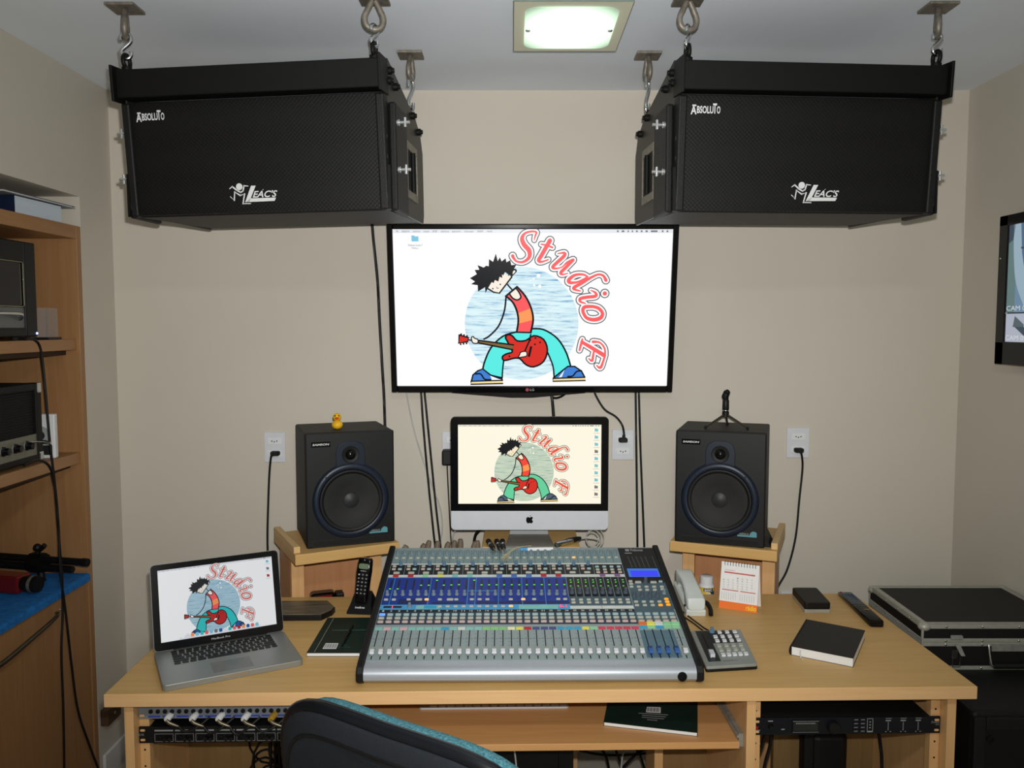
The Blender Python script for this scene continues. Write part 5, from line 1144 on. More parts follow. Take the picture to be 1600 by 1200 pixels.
# fader controller
qd = [on_desk(1103, 1051), on_desk(1184, 1046), on_desk(1157, 991), on_desk(1078, 993)]
fc, pl_ = slab('fader_controller', 'small grey control pad with one fader and square white buttons', 'controller', qd, TOP, .018, GREYP, .008)
B().prism(pl_, 0, .007, 'z').obj('base', BLACK, fc, bev=.001); B().prism([(x * .99, y * .99) for x, y in pl_], .0071, .016, 'z').obj('top_shell', mat('controller_grey', (150, 154, 150), 0.42, 0.2), fc, bev=.002)
q = [Vector((p.x - fc.location.x, p.y - fc.location.y, 0)) for p in qd]; Lq = lambda u, v: q[0].lerp(q[1], u).lerp(q[3].lerp(q[2], u), v)
def qbox(name, u0, u1, v0, v1, z0, z1, m, parent=fc): return B().loft([[tuple(Lq(u, v) + up * z) for u, v in ((u0, v0), (u1, v0), (u1, v1), (u0, v1))] for z in (z0, z1)]).obj(name, m, parent)
qbox('dark_panel', .09, .33, .12, .97, .0158, .0164, DARKG); qbox('dark_panel', .331, .90, .60, .97, .0158, .0164, DARKG)
qbox('fader_slot', .19, .215, .20, .88, .0163, .0168, SLOT); qbox('fader_cap', .16, .25, .22, .34, .0165, .026, CAPW); qbox('fader_cap_rear', .165, .245, .34, .39, .0165, .022, CAPG)
k_ = Lq(.41, .92); B().lathe([(.0085, 0), (.008, .004), (.0055, .006), (.005, .016), (0, .0165)], (k_.x, k_.y, .0164)).obj('knob', KNBB, fc, smooth=40)
for r_, (us_, v) in enumerate((((.55, .70, .85), .90), ((.43, .57, .71, .85), .77), ((.43, .57, .71, .85), .65), ((.42, .56, .70, .84), .51), ((.42, .56, .70, .84), .39), ((.42, .53, .64, .75, .86), .26))):
    for u in us_: qbox('button', u - .038, u + .038, v - .032, v + .032, .0163, .0205, BTN if r_ in (3, 4) else mat_w)if False else qbox('button', u - .038, u + .038, v - .032, v + .032, .0163, .0205, WHITE if r_ not in (3, 4) else BTN)
tx = B(Matrix.Translation(Lq(.5, .12) + up * .0163) @ Matrix.Rotation(math.atan2((q[1] - q[0]).y, (q[1] - q[0]).x), 4, 'Z')); tx.text('FaderPort', -.018, .022, -.003, .003, 0, 'z'); tx.obj('lettering', DARKG, fc, fix=False)

# book and keyboard on the sliding tray
TZ = 0.588
qd = [at(943, 1134, Z=TZ), at(1090, 1151, Z=TZ), at(1090, 1098, Z=TZ), at(950, 1098, Z=TZ)]
b2, q = make_book('green_book', 'dark green soft-cover book on the sliding tray below the console', qd, TZ, .011)
L = lambda u, v: q[0].lerp(q[1], u).lerp(q[3].lerp(q[2], u), v)
b = on_cover(B(), [(.44, .50), (.60, .50), (.595, .70), (.445, .70)], .0113); b.obj('barcode_label', PAPER, b2, fix=False)
b = B()
for k in range(12): u = .452 + k * .0115; on_cover(b, [(u, .53), (u + .005 + .003 * (k % 3 == 0), .53), (u + .005 + .003 * (k % 3 == 0), .67), (u, .67)], .0115)
b.obj('barcode', BLACK, b2, fix=False)['kind'] = 'stuff'
for k, (u0, u1) in enumerate(((.36, .68), (.40, .66), (.40, .64), (.46, .57))): on_cover(B(), [(u0, .44 - .07 * k), (u1, .44 - .07 * k), (u1, .465 - .07 * k), (u0, .465 - .07 * k)], .0112).obj('printed_line', INKG, b2, fix=False)
kl = at(655, 1107, Z=TZ)
kb_ = thing('computer_keyboard', 'slim white keyboard at the back of the sliding tray', 'keyboard', (kl.x + .215, kl.y + .052, TZ), (0, 0, DYAW))
B().prism(rrect(.43, .115, .008, 3), 0, .006, 'z').obj('case', ALUW, kb_, bev=.001)
for r_ in range(6):
    for q_ in range(17): put('key', keymesh(.021, .0155) if False else kb_me, kb_, (-.20 + q_ * .025, -.044 + r_ * .0178, .006)) if r_ or q_ else None if 'kb_me' in globals() else globals().__setitem__('kb_me', rb(.021, .0155, .002).mesh('key', WHITE))
# ---------------------------------------------------------------- flight case on a big black loudspeaker
CASEB = mat('case_laminate', (20, 19, 17), 0.6, var=0.15, scale=150, bump=0.2, bscale=250)
sb = thing('bass_cabinet', 'big black loudspeaker cabinet on the floor under the flight case', 'speaker', (1.475, 2.17, 0))
B().box(-0.23, 0.235, 0.012, 0.70, 0, 0.648).obj('cabinet', SUBB, sb, bev=0.012)
b = B(); frame(b, 0.40, 0.56, 0.032, 0.032, 0.032, 0.036, 0, 0.014); b.obj('front_frame', SUBB, sb, loc=(0.002, 0, 0.04), bev=0.004)
B().box(-0.198, 0.202, 0.003, 0.0119, 0.04, 0.60).obj('grille', GRILLE, sb)
for x in (-0.185, 0.19):
    for z in (0.06, 0.575): B().lathe([(0.011, 0), (0.011, 0.003), (0.006, 0.004), (0.005, 0.002)], (x, 0.003, z), '-y', 14).obj('screw_cup', STEELB, sb, smooth=40)
CX0, CX1, CY0, CY1, CZ0, CZ1 = 1.238, 1.704, 2.455, 2.83, 0.648, 0.789
fcs = thing('flight_case', 'black flight case with metal edges lying on the big black loudspeaker', 'case', ((CX0 + CX1) / 2, CY0, CZ0))
w2, dd_, hh = (CX1 - CX0) / 2, CY1 - CY0, CZ1 - CZ0; zs = 0.085
B().box(-w2 + .002, w2 - .002, .002, dd_ - .002, 0, zs).obj('body', CASEB, fcs); B().box(-w2 + .002, w2 - .002, .002, dd_ - .002, zs + .0002, hh - .002).obj('lid', CASEB, fcs)
def edge(name, x0, x1, y0, y1, z0, z1): return B().box(x0, x1, y0, y1, z0, z1).obj(name, EXT, fcs, bev=.0012)
EXT = mat('aluminium_extrusion', (168, 168, 158), 0.4, 0.25, var=0.08, scale=60)
for z0, z1 in ((0, .012), (zs - .012, zs), (zs + .0005, zs + .012), (hh - .014, hh)):
    edge('edge_strip', -w2, w2, 0, .004, z0, z1); edge('edge_strip', -w2, w2, dd_ - .004, dd_, z0, z1); edge('edge_strip', -w2, -w2 + .004, .004, dd_ - .004, z0, z1); edge('edge_strip', w2 - .004, w2, .004, dd_ - .004, z0, z1)
edge('edge_strip', -w2, w2, 0, .022, hh - .002, hh); edge('edge_strip', -w2, w2, dd_ - .022, dd_, hh - .002, hh); edge('edge_strip', -w2, -w2 + .022, .022, dd_ - .022, hh - .002, hh); edge('edge_strip', w2 - .022, w2, .022, dd_ - .022, hh - .002, hh)
for x in (-w2, w2 - .006):
    for y in (0, dd_ - .006): edge('corner_strip', x, x + .006, y - .0005, y + .0065, 0, hh - .014)
for x in (-w2 + .012, w2 - .012):
    for y in (.012, dd_ - .012):
        cb = B(); cb.ball((x, y, hh - .010), .019, (1, 1, .75), 14, 8); cb.obj('ball_corner', EXT, fcs, smooth=60)
for x in (-.16, -.05, .06, .17):
    for z in (.006, zs - .006, zs + .006, hh - .007): B().ball((x, -.001, z), .004, (1, .6, 1), 8, 6).obj('rivet', CHROME, fcs, smooth=60)
for y in (.08, .16, .24, .31):
    for z in (zs + .006, hh - .007): B().ball((-w2 - .001, y, z), .0035, (.6, 1, 1), 8, 6).obj('rivet', CHROME, fcs, smooth=60)
lt = B(); lt.prism(rrectp(0, zs + .018, .036, .012), -.008, -.0005, 'y'); la_o = lt.obj('latch', STEEL, fcs, loc=(-.13, 0, 0), bev=.001)
B().loft([[(-.006, -.010, zs - .004), (.010, -.010, zs - .006), (.010, -.006, zs - .006), (-.006, -.006, zs - .004)], [(.010, -.016, zs - .036), (.022, -.016, zs - .036), (.022, -.012, zs - .036), (.010, -.012, zs - .036)]]).obj('latch_lever', STEEL, la_o)
b = B(); b.prism(rrectp(-.004, zs - .035, .018, .028), -.004, -.0005, 'y'); b.tube([(-.010, -.006, zs - .045), (-.010, -.006, .012), (.012, -.006, .012), (.012, -.006, zs - .045)], .0018, 6); b.obj('latch_hook', CHROME, la_o)
hd_ = B(); hd_.box(-.05, .05, -.004, -.0005, zs - .026, zs - .004); h_o = hd_.obj('handle_plate', STEEL, fcs, loc=(.028, 0, 0))
B().tube([(-.060, -.004, zs - .006), (-.062, -.012, zs - .03), (-.058, -.016, .022), (-.05, -.018, .018)], .0035, 8).obj('handle_bow', CHROME, h_o, smooth=50)
B().tube([(.060, -.004, zs - .006), (.062, -.012, zs - .03), (.058, -.016, .022), (.05, -.018, .018)], .0035, 8).obj('handle_bow', CHROME, h_o, smooth=50)
B().tube([(-.05, -.018, .019), (.05, -.018, .019)], .008, 10).obj('handle_grip', RUBBER, h_o, smooth=50)

# ---------------------------------------------------------------- wall unit in the niche, with what stands on it
SX = XL - 0.004
su = thing('wall_unit', 'tall beech shelf and cabinet unit set into the niche of the side wall', 'shelf', (XL, 1.9, 0))
# local y: -0.86 .. 1.06 ; x from -0.48 (back) to 0 (front)
ya, yb, xb = -0.86, 1.062, -0.485
B().box(xb, 0.001, yb - .03, yb, 0, 2.035).obj('side_panel', CAB_Z, su, bev=.0015); B().box(xb, 0.001, ya, ya + .03, 0, 2.035).obj('side_panel', CAB_Z, su)
B().box(xb, xb + .012, ya + .03, yb - .03, 0, 1.99).obj('back_panel', CAB_Z, su)
def board(z0, z1, name='shelf', x1=-.012): return B().box(xb + .012, x1, ya + .0301, yb - .0301, z0, z1).obj(name, CAB_Y, su, bev=.0015)
board(1.99, 2.035, 'top_board', 0.001); board(1.603, 1.641); board(1.202, 1.24); board(.775, .80, 'counter')
for z in (1.585, 1.184): B().box(xb + .03, -.05, ya + .0301, yb - .0301, z, z + .0178).obj('shelf_shade_strip', mat('shelf_shade_brown', (60, 42, 28), 0.7), su)  # shade under the shelf boards, built as dark strips
dr = B().box(-.022, -.002, .0, yb - .034, .05, .7745).obj('door', CAB_Z, su, bev=.0015); d2 = B().box(-.022, -.002, ya + .034, -.004, .05, .7745).obj('door', CAB_Z, su, bev=.0015)
pts = [(0.0, .93 - .12, .735), (.012, .80, .728), (.022, .62, .712), (.026, .45, .70), (.022, .28, .712), (.012, .12, .728), (.0, .10, .735)]
hb_ = B().tube(spl(pts, 5), [.004 + .004 * math.sin(math.pi * i / 30) for i in range(31)], 8).obj('handle', mat('bronze_handle', (84, 78, 66), 0.3, 0.8), dr, smooth=50)
B().lathe([(.006, 0), (.005, .004), (0, .004)], (-.002, .845, .735), 'x', 10).obj('handle_screw', CHROME, dr)

def on_unit(px, py, X): return at(px, py, X=X)
# folders and phone books on top
ZT = 2.0352
NAVYC = mat('navy_cover', (22, 32, 58), 0.5)
b1 = thing('phone_book', 'thick paperback with dark blue cover on top of the wall unit', 'book', (-1.648, 2.738, ZT), (0, 0, R(-3)))
B().box(-.115, .115, -.122, .122, .001, .055).obj('pages', mat('paper_bluish', (200, 212, 222), 0.7, var=0.08, stretch=(1, 1, 60), scale=8), b1); B().box(-.117, .117, -.124, .124, .0552, .0572).obj('front_cover', NAVYC, b1); B().box(-.117, .117, -.124, .124, 0, .0009).obj('back_cover', NAVYC, b1); B().box(-.117, .117, -.1255, -.1242, 0, .0572).obj('spine', NAVYC, b1)
fd = thing('folder', 'grey document folder lying across the thick paperback', 'folder', (-1.655, 2.735, ZT + .0575), (R(0), 0, R(-2)))
B().box(-.12, .13, -.19, .20, .0005, .0022).obj('cover', mat('folder_grey', (140, 146, 150), 0.5), fd); B().box(-.115, .125, -.18, .19, .0023, .006).obj('papers', PAPER, fd); B().box(-.12, .13, -.19, .20, .0061, .0075).obj('cover', mat('folder_dark', (84, 84, 88), 0.5), fd)
# tabletop appliance with dark window
ap_ = thing('tabletop_appliance', 'black appliance with dark window, silver strip and chrome handle on the upper shelf', 'appliance', (-1.545, 2.72, 1.6412))
AY = -.46
B().box(-.26, -.014, AY, 0, .012, .312).obj('housing', BLACK, ap_, bev=.012)
b = B(); frame(b, 1, 1, 0, 0, 0, 0, 0, 0); 
b = B(); b.box(-.014, 0, AY, AY + .05, .012, .312); b.box(-.014, 0, -.062, 0, .012, .312); b.box(-.014, 0, AY + .05, -.062, .25, .312); b.box(-.014, 0, AY + .05, -.062, .012, .04); b.obj('front_frame', BLACK, ap_, bev=.004)
B().box(-.0139, -.008, AY + .05, -.062, .104, .25).obj('window', GLOSSB, ap_)
tr_ = mat('window_trim', (150, 148, 118), 0.35, 0.5)
B().tube([(-.004, AY + .05, .2475), (-.004, -.068, .2475), (-.004, -.064, .243), (-.004, -.064, .112), (-.004, -.070, .107), (-.004, AY + .05, .107)], .0018, 6).obj('window_edge', tr_, ap_)
B().box(-.0139, -.006, AY + .05, -.062, .04, .1035).obj('silver_strip', mat('brushed_strip', (112, 114, 114), 0.4, 0.5, stretch=(1, 1, 30)), ap_)
B().tube(spl([(-.006, -.09, .066), (.012, -.105, .078), (.02, -.14, .084), (.02, -.28, .084), (.012, -.32, .078), (-.006, -.34, .066)], 5), .0055, 8).obj('handle', CHROME, ap_, smooth=50)
for x in (-.22, -.04):
    for y in (AY + .05, -.06): B().lathe([(.014, 0), (.014, .012)], (x, y, 0), n=12).obj('foot', RUBBER, ap_)
B().ball((.0, -.008, .022), .004).obj('status_light', glow('cool_led', (150, 160, 255), 4.0), ap_)
# clear box
cb_ = thing('clear_box', 'small clear acrylic box on a black base beside the appliance', 'box', (-1.585, 2.80, 1.6412), (0, 0, R(4)))
B().box(-.05, .05, -.045, .045, 0, .008).obj('base', BLACK, cb_, bev=.001)
b = B(); w_ = .042
b.box(-w_, w_, -.038, -.0365, .008, .105); b.box(-w_, w_, .0365, .038, .008, .105); b.box(-w_, -w_ + .0015, -.0365, .0365, .008, .105); b.box(w_ - .0015, w_, -.0365, .0365, .008, .105); b.box(-w_, w_, -.038, .038, .105, .1065); b.obj('clear_cover', GLASS, cb_)
# guitar amplifier
ga = thing('guitar_amplifier', 'black guitar amplifier with metal corners and silver knob panel on the lower shelf', 'amplifier', (-1.54, 2.715, 1.2402))
GY = -.50
B().box(-.24, -.012, GY, 0, .012, .262).obj('cabinet', SUBB, ga, bev=.006)
b = B(); b.box(-.012, 0, GY, GY + .03, .012, .262); b.box(-.012, 0, -.03, 0, .012, .262); b.box(-.012, 0, GY + .03, -.03, .24, .262); b.box(-.012, 0, GY + .03, -.03, .012, .03); b.obj('front_frame', SUBB, ga, bev=.003)
gr = B().box(-.0119, -.009, GY + .03, -.03, .098, .24).obj('grille_cloth', MATTB, ga)
for k in range(17): B().tube([(-.0085, GY + .031, .104 + .0082 * k), (-.0085, -.031, .104 + .0082 * k)], .0012, 5).obj('grille_rib', STEELB, gr)
kp = B().box(-.0119, -.004, GY + .03, -.03, .03, .0978).obj('knob_panel', mat('amp_panel', (128, 126, 112), 0.4, 0.4), ga)
for k in range(6):
    kn = B().lathe([(.017, 0), (.016, .004), (.012, .006), (.011, .02), (.0, .021)], (0, 0, 0), 'x', 14).obj('knob', GLOSSB, ga, loc=(-.004, -.085 - .062 * k, .066), smooth=40)
    B().lathe([(.0172, .0), (.0176, .0015), (.017, .003)], (0, 0, 0), 'x', 14).obj('knob_skirt', CHROME, kn)
for z in (.245, .026):
    for x in (-.228, -.012): b = B(); b.box(x - .008 if x < -.1 else x - .02, x + .02 if x < -.1 else x + .0135, -.024, .0015, z - .015 if z > .1 else z - .0155, z + .0185 if z > .1 else z + .012); b.obj('metal_corner', CHROME, ga, bev=.004)
for x in (-.2, -.04):
    for y in (GY + .05, -.05): B().lathe([(.012, 0), (.012, .012)], (x, y, 0), n=12).obj('foot', RUBBER, ga)
jk = B(); jk.tube([(-.004, -.045, .074), (.03, -.045, .074), (.05, -.044, .07)], [.005, .006, .0045], 8); jk.obj('jack_plug', CHROME, ga, smooth=50)
# white packet behind the amplifier
wp = thing('blister_pack', 'white card pack with round grey disc beside the guitar amplifier', 'package', (-1.60, 2.80, 1.2402), (0, 0, R(6)))
B().box(-.055, .055, -.012, .012, 0, .15).obj('card', WHITE, wp, bev=.004)
B().lathe([(.032, 0), (.032, .004), (.017, .005), (.016, .002)], (.008, -.012, .078), '-y', 24).obj('disc', GREYP, wp, smooth=40); B().lathe([(.015, .002), (.015, .0035)], (.008, -.012, .078), '-y', 20).obj('disc_centre', DARKG, wp)
B().box(-.045, .045, -.0135, -.012, .012, .045).obj('window', DARKG, wp)
# blue cloth on the counter, draped over its front edge
cl = B(); prof = [(-.42, .8045), (-.06, .8045), (.0, .8045), (.008, .803), (.010, .795), (.010, .778), (.0065, .778), (.006, .794), (.003, .8005), (-.06, .8012), (-.42, .8012)]
cl.prism(prof, 1.05, 2.925, 'y'); tag(cl.obj('blue_cloth', BLUEC, None, loc=(XL, 0, 0)), 'bright blue cloth draped over the counter of the wall unit', 'cloth')
# twin black tube with clamp, red gadget
ZCL = .8047
e0 = at(137, 878, Z=.885); e1 = at(0, 868, Z=.885)
cp = thing('clamp_rig', 'black twin-tube rig with a wing clamp lying on the blue cloth', 'rig', (e0.x, e0.y, ZCL))
dv = (e1 - e0); dv.z = 0; dn = dv.normalized()
B().tube([Vector((0, 0, .078)), dn * .02 + Vector((0, 0, .078)), dn * .0201 + Vector((0, 0, .078)), dn * .48 + Vector((0, 0, .078))], [.014, .0145, .0125, .0125], 12).obj('upper_tube', BLACK, cp, smooth=40)
B().tube([dn * .06 + Vector((0, 0, .050)), dn * .075 + Vector((0, 0, .050)), dn * .48 + Vector((0, 0, .05))], [.011, .0125, .0125], 12).obj('lower_tube', BLACK, cp, smooth=40)
c0 = dn * .20
B().tube([c0 - dn * .025 + Vector((0, 0, .066)), c0 + dn * .025 + Vector((0, 0, .066))], .034, 10).obj('clamp', STEELB, cp, smooth=30)
b = B(); b.ball(tuple(c0 + Vector((0, 0, .118))), .014); b.tube([c0 + Vector((0, 0, .095)), c0 + Vector((0, 0, .118))], .007, 8); b.obj('wing_knob', BLACK, cp, smooth=50)
B().tube([c0 - dn * .005 + Vector((0, 0, .105)), c0 - dn * .03 + Vector((0, 0, .128))], [.006, .009], 8).obj('wing', BLACK, cp, smooth=50)
for k in (.19, .42): B().tube([dn * k + Vector((0, 0, 0)), dn * k + Vector((0, 0, .04))], [.016, .01], 10).obj('stand_off', BLACK, cp)
B().ball(tuple(dn * .10 + Vector((0, -.0125, .081))), .002).obj('screw', CHROME, cp)
g0 = at(60, 912, Z=.84)
rg = thing('red_gadget', 'dark red handheld device with round black end lying on the blue cloth', 'device', (g0.x, g0.y, ZCL), (0, 0, math.atan2(dn.y, dn.x)))
REDD = mat('dark_red_metal', (120, 28, 30), 0.3, 0.3, coat=.3)
B().box(.055, .23, -.03, .03, .004, .062).obj('body', REDD, rg, bev=.006)
B().lathe([(.026, 0), (.028, .01), (.028, .03), (.024, .056)], (0, 0, .033), 'x', 20).obj('round_end', BLACK, rg, smooth=40)
B().lathe([(.0285, .012), (.0288, .014), (.0288, .022), (.0285, .024)], (0, 0, .033), 'x', 20).obj('pale_ring', RUST, rg, smooth=40)
for x, z in ((.085, .045), (.10, .02), (.125, .03)): B().lathe([(.005, 0), (.004, .003), (0, .003)], (x, -.03, z), '-y', 10).obj('screw', CHROME, rg, smooth=40)
B().box(.15, .19, -.036, -.0301, 0, .05).obj('trigger_guard', BLACK, rg, bev=.003)

# cables hanging down in front of the unit
uc = lambda pts, X: [at(x, y, X=X) for x, y in pts]
cable('cable', uc([(40, 530), (54, 531), (64, 548), (71, 610), (78, 690), (86, 760), (93, 850), (97, 900), (98, 960), (96, 1020), (99, 1110), (101, 1230)], -1.495), .0042, CABLEM, 'black cable hanging straight down the wall unit from the appliance')
cable('cable', uc([(38, 727), (52, 719), (68, 721), (79, 732), (86, 760), (92, 830), (94, 890), (103, 960), (112, 1040), (122, 1110), (140, 1165), (165, 1230)], -1.485), .0042, CABLEM, 'black cable from the guitar amplifier that swings outwards near the floor')

# ---------------------------------------------------------------- wall sockets, plugs and wall cables
YW = YB - 0.0002
def socket(px0, px1, py0, py1, label, n=2):
    a, b_ = at(px0, py0, Y=YB), at(px1, py1, Y=YB); c = (a + b_) / 2
    t = thing('wall_socket', label, 'socket', (c.x, YB, c.z), group='wall sockets behind the desk'); w_, h = b_.x - a.x, a.z - b_.z
    B().box(-w_ / 2, w_ / 2, -.008, 0, -h / 2, h / 2).obj('cover_plate', mat('socket_plate_%d' % px0, (214, 216, 222), 0.45, var=.02), t, bev=.0025)
    for k in range(n):
        z = h * (.21 - .42 * k); f_ = B().box(-.026, .026, -.0105, -.008, z - .0125, z + .0125).obj('outlet', WHITE, t, bev=.0015)
        for q in (-1, 0, 1): B().lathe([(.0026, 0), (.0026, .0004)], (q * .0095, -.0105, z - (.003 if q == 0 else 0)), '-y', 8).obj('pin_hole', DARKG, f_)
    return t, c, h
def wall_plug(name, label, px, py, pts, r=.0042, m=CABLEM, down=True):
    c = at(px, py, Y=YB - .0107); t = thing(name, label, 'plug', (c.x, c.y, c.z), group='black power plugs in the wall')
    b = B(); b.loft([[(x, 0, z) for x, z in rrect(.034, .018, .006, 3)], [(x, -.018, z) for x, z in rrect(.034, .018, .006, 3)], [(x, -.026, z) for x, z in rrect(.024, .014, .005, 3)]]); b.obj('plug_body', RUBBER, t, smooth=40)
    P = [Vector((0, -.02, 0))] + [at(x, y, Y=YB - .03 if k == 0 else YB - .008) - c for k, (x, y) in enumerate(pts)]
    B().tube(spl(P, 7), r, 8).obj('cord', m, t, smooth=60)
    B().tube([P[0], P[0].lerp(P[1], .9)], [.0075, .0055], 8).obj('strain_relief', RUBBER, t, smooth=50)
socket(413, 447, 675, 722, 'double wall socket between the shelf end and the duck speaker')
socket(691, 725, 674, 720, 'wall socket half hidden by the all-in-one computer')
socket(956, 990, 671, 718, 'double wall socket beside the computer, with a plug in its top outlet')
socket(1229, 1263, 668, 715, 'double wall socket beside the speaker with the mini tripod')
socket(431, 464, 926, 972, 'white wall socket low behind the flat black box'); socket(1219, 1252, 923, 969, 'white wall socket low behind the portable drives')
wall_plug('power_plug', 'black plug with cord dropping behind the open laptop', 431, 708, [(424, 712), (421, 740), (419, 790), (418, 850), (421, 930), (423, 1000)])
wall_plug('power_plug', 'black plug whose cord drops behind the portable drives', 1247, 703, [(1252, 708), (1254, 730), (1249, 780), (1243, 840), (1230, 890), (1213, 925), (1207, 980)])
wall_plug('power_plug', 'black plug of the cord that rises to the big television', 973, 687, [(975, 678), (972, 664), (962, 651), (945, 640), (932, 620), (926, 604)])
c = at(700, 713, Y=3.19); pad = thing('power_adapter', 'black power adapter plugged in at the edge of the computer', 'adapter', (c.x, YB - .0107, c.z)); B().box(-.02, .03, -.05, 0, -.028, .030).obj('case', BLACK, pad, bev=.006); B().tube(spl([(-.0, -.03, -.028), (-.0, -.03, -.06), (.01, -.02, -.3), (.02, -.02, -.42)], 6), .0025, 6).obj('cord', CABLEM, pad)
wc = lambda pts, Y=YB - .008: [at(x, y, Y=Y) for x, y in pts]
cable('wall_cable', wc([(580, 335), (584, 380), (590, 440), (593, 500), (597, 570), (600, 620), (602, 680), (604, 740)]), .0055, CABLEM, 'black cable down the wall from a hanging speaker to the duck speaker')
cable('wall_cable', wc([(657, 600), (661, 660), (667, 730), (674, 800), (681, 862), (690, 920)]), .0042, CABLEM, 'black cable of the television pair, on the side nearer the white cable')
cable('wall_cable', wc([(662, 600), (668, 660), (675, 730), (682, 800), (689, 860), (694, 920)], YB - .008), .0042, CABLEM, 'black cable of the television pair, on the side nearer the computer')
cable('wall_cable', wc([(633, 600), (642, 650), (655, 700), (672, 750), (688, 795), (691, 830), (685, 862), (680, 920)], YB - .006), .0026, CABLEW, 'thin white cable curving down from under the television')
cable('wall_cable', wc([(858, 604), (862, 618), (865, 650), (868, 700), (868, 760)], YB - .03), .006, CABLEM, 'thick black cable from the television down behind the computer')
cable('wall_cable', wc([(855, 608), (864, 621), (876, 620), (889, 610), (896, 600)], YB - .02), .0045, CABLEM, 'black cable loop just under the middle of the television')
cable('wall_cable', wc([(993, 600), (994, 680), (995, 760), (996, 862), (996, 930)]), .0042, CABLEM, 'straight black wall cable right beside the double socket')
cable('wall_cable', wc([(998, 600), (1000, 680), (1003, 760), (1007, 862), (1009, 930)]), .0042, CABLEM, 'straight black wall cable nearer the mini tripod speaker')
cable('computer_cable', wc([(716, 826), (710, 832), (708, 845), (712, 870), (716, 1000), (716, 1120), (716, 1250)], 2.99), .002, CABLEW, 'thin pale cable hanging from the lower edge of the computer')
cable('computer_cable', wc([(754, 824), (744, 834), (741, 850), (742, 880), (742, 1000), (742, 1120), (742, 1245)], 2.995), .006, CABLEM, 'thick black cable behind the riser under the computer')
o = at(925, 838, Y=2.93)
co_ = B()
for k in range(3):
    r_ = .022 + .005 * k; co_.tube([Vector((o.x + .006 * k + r_ * math.cos(a * math.pi / 10), o.y + .006 * k, o.z - .01 + r_ * 1.15 * math.sin(a * math.pi / 10))) for a in range(20)], .0018, 6, closed=True)
tag(co_.obj('coiled_cable', CABLEW, smooth=60), 'loosely coiled thin white cable at the lower corner of the computer', 'cable')
# connectors lying on the riser beside the computer's foot
RZ = .9322
for k, px in enumerate((763, 776, 785)):
    a, b_ = at(px, 846, Z=RZ + .009), at(px + 8 - k * 3, 857, Z=RZ + .009); t = thing('jack_connector', ('dark connector on the riser, first of three from the wall cables', 'dark connector on the riser, middle one of three', 'dark connector on the riser, nearest the computer foot')[k], 'connector', (a.x, a.y, RZ), group='connectors on the riser')
    d = b_ - a; z_ = Vector((0, 0, .010)); B().tube([z_, z_ + d * .55, z_ + d * .56, z_ + d], [.0095, .0098, .0085, .0075], 12).obj('shell', STEELB, t, smooth=40); B().tube([z_ + d * .5, z_ + d * .58], .0102, 12).obj('metal_ring', CHROME, t, smooth=40); B().tube(spl([z_ + d, z_ + d * 1.15 + Vector((.001, 0, -.001)), z_ + d * 1.35 + Vector((.002, 0, -.003))], 4), .003, 6).obj('lead', PLUGM, t)
a, b_ = at(869, 852, Z=RZ + .01), at(893, 845, Z=RZ + .01)
t = thing('xlr_connector', 'shiny metal microphone connector on the riser beside the computer foot', 'connector', (a.x, a.y, RZ)); d = b_ - a; z_ = Vector((0, 0, .0112)); B().tube([z_, z_ + d * .62, z_ + d * .63, z_ + d], [.0092, .0092, .011, .011], 14).obj('shell', CHROME, t, smooth=40)
B().tube([z_ + d, z_ + d * 1.35, z_ + d * 1.6], [.0095, .0085, .005], 10).obj('boot', RUBBER, t, smooth=40); B().tube(spl([z_ + d * 1.6, z_ + d * 2.0 + Vector((.004, -.01, -.002)), z_ + d * 2.3 + Vector((.012, -.03, -.004)), z_ + d * 2.5 + Vector((.016, -.05, -.008))], 5), .0028, 6).obj('lead', CABLEW, t)
a, b_ = at(813, 858, Z=RZ + .008), at(864, 857, Z=RZ + .008); t = thing('marker_pen', 'white marker pen with blue end at the foot of the computer', 'pen', (a.x, a.y, RZ)); d = b_ - a; z_ = Vector((0, 0, .0065)); B().tube([z_ + d * .22, z_ + d], .0062, 10).obj('barrel', WHITE, t, smooth=40); B().tube([z_, z_ + d * .22], .0064, 10).obj('blue_end', PANC, t, smooth=40)
# sprig of dried twine on the console
tw = B(); q0 = Vector(at(808, 856, Z=.945)); q1 = Vector(at(784, 872, Z=.94)); rnd = random.Random(2)
for k in range(12):
    e = at(782 + rnd.random() * 12, 868 + rnd.random() * 9, Z=.927 + rnd.random() * .012); tw.tube(spl([q0 + Vector((rnd.random() * .004, 0, rnd.random() * .004)), q0.lerp(q1, .5) + Vector((rnd.uniform(-.004, .004), 0, rnd.uniform(0, .006))), e], 4), .0011, 4)
TWINE = mat('frayed_twine', (178, 172, 142), 0.8); tw.tube(spl([q0, at(818, 854, Z=.947), at(830, 853, Z=.945)], 4), .0016, 5)
tag(tw.obj('frayed_wire', TWINE), 'frayed bundle of pale wire ends over the upper edge of the console', 'wire')
# small things glimpsed behind the rear edge of the desk, on the shelf of the duck speaker's stand
c = at(505, 930, Y=3.0); t = thing('red_gadget', 'black and red gadget behind the desk edge under the duck speaker', 'device', (c.x, 2.99, .6602), (0, 0, R(20))); B().box(-.045, .045, -.03, .03, 0, .056).obj('case', GLOSSB, t, bev=.012); B().box(-.02, .03, -.0315, -.03, -.0 + .03, .05).obj('red_window', mat('dark_red', (130, 24, 30), 0.3), t)
B().box(.046, .075, -.025, .02, 0, .050).obj('side_block', BLACK, t, bev=.004)

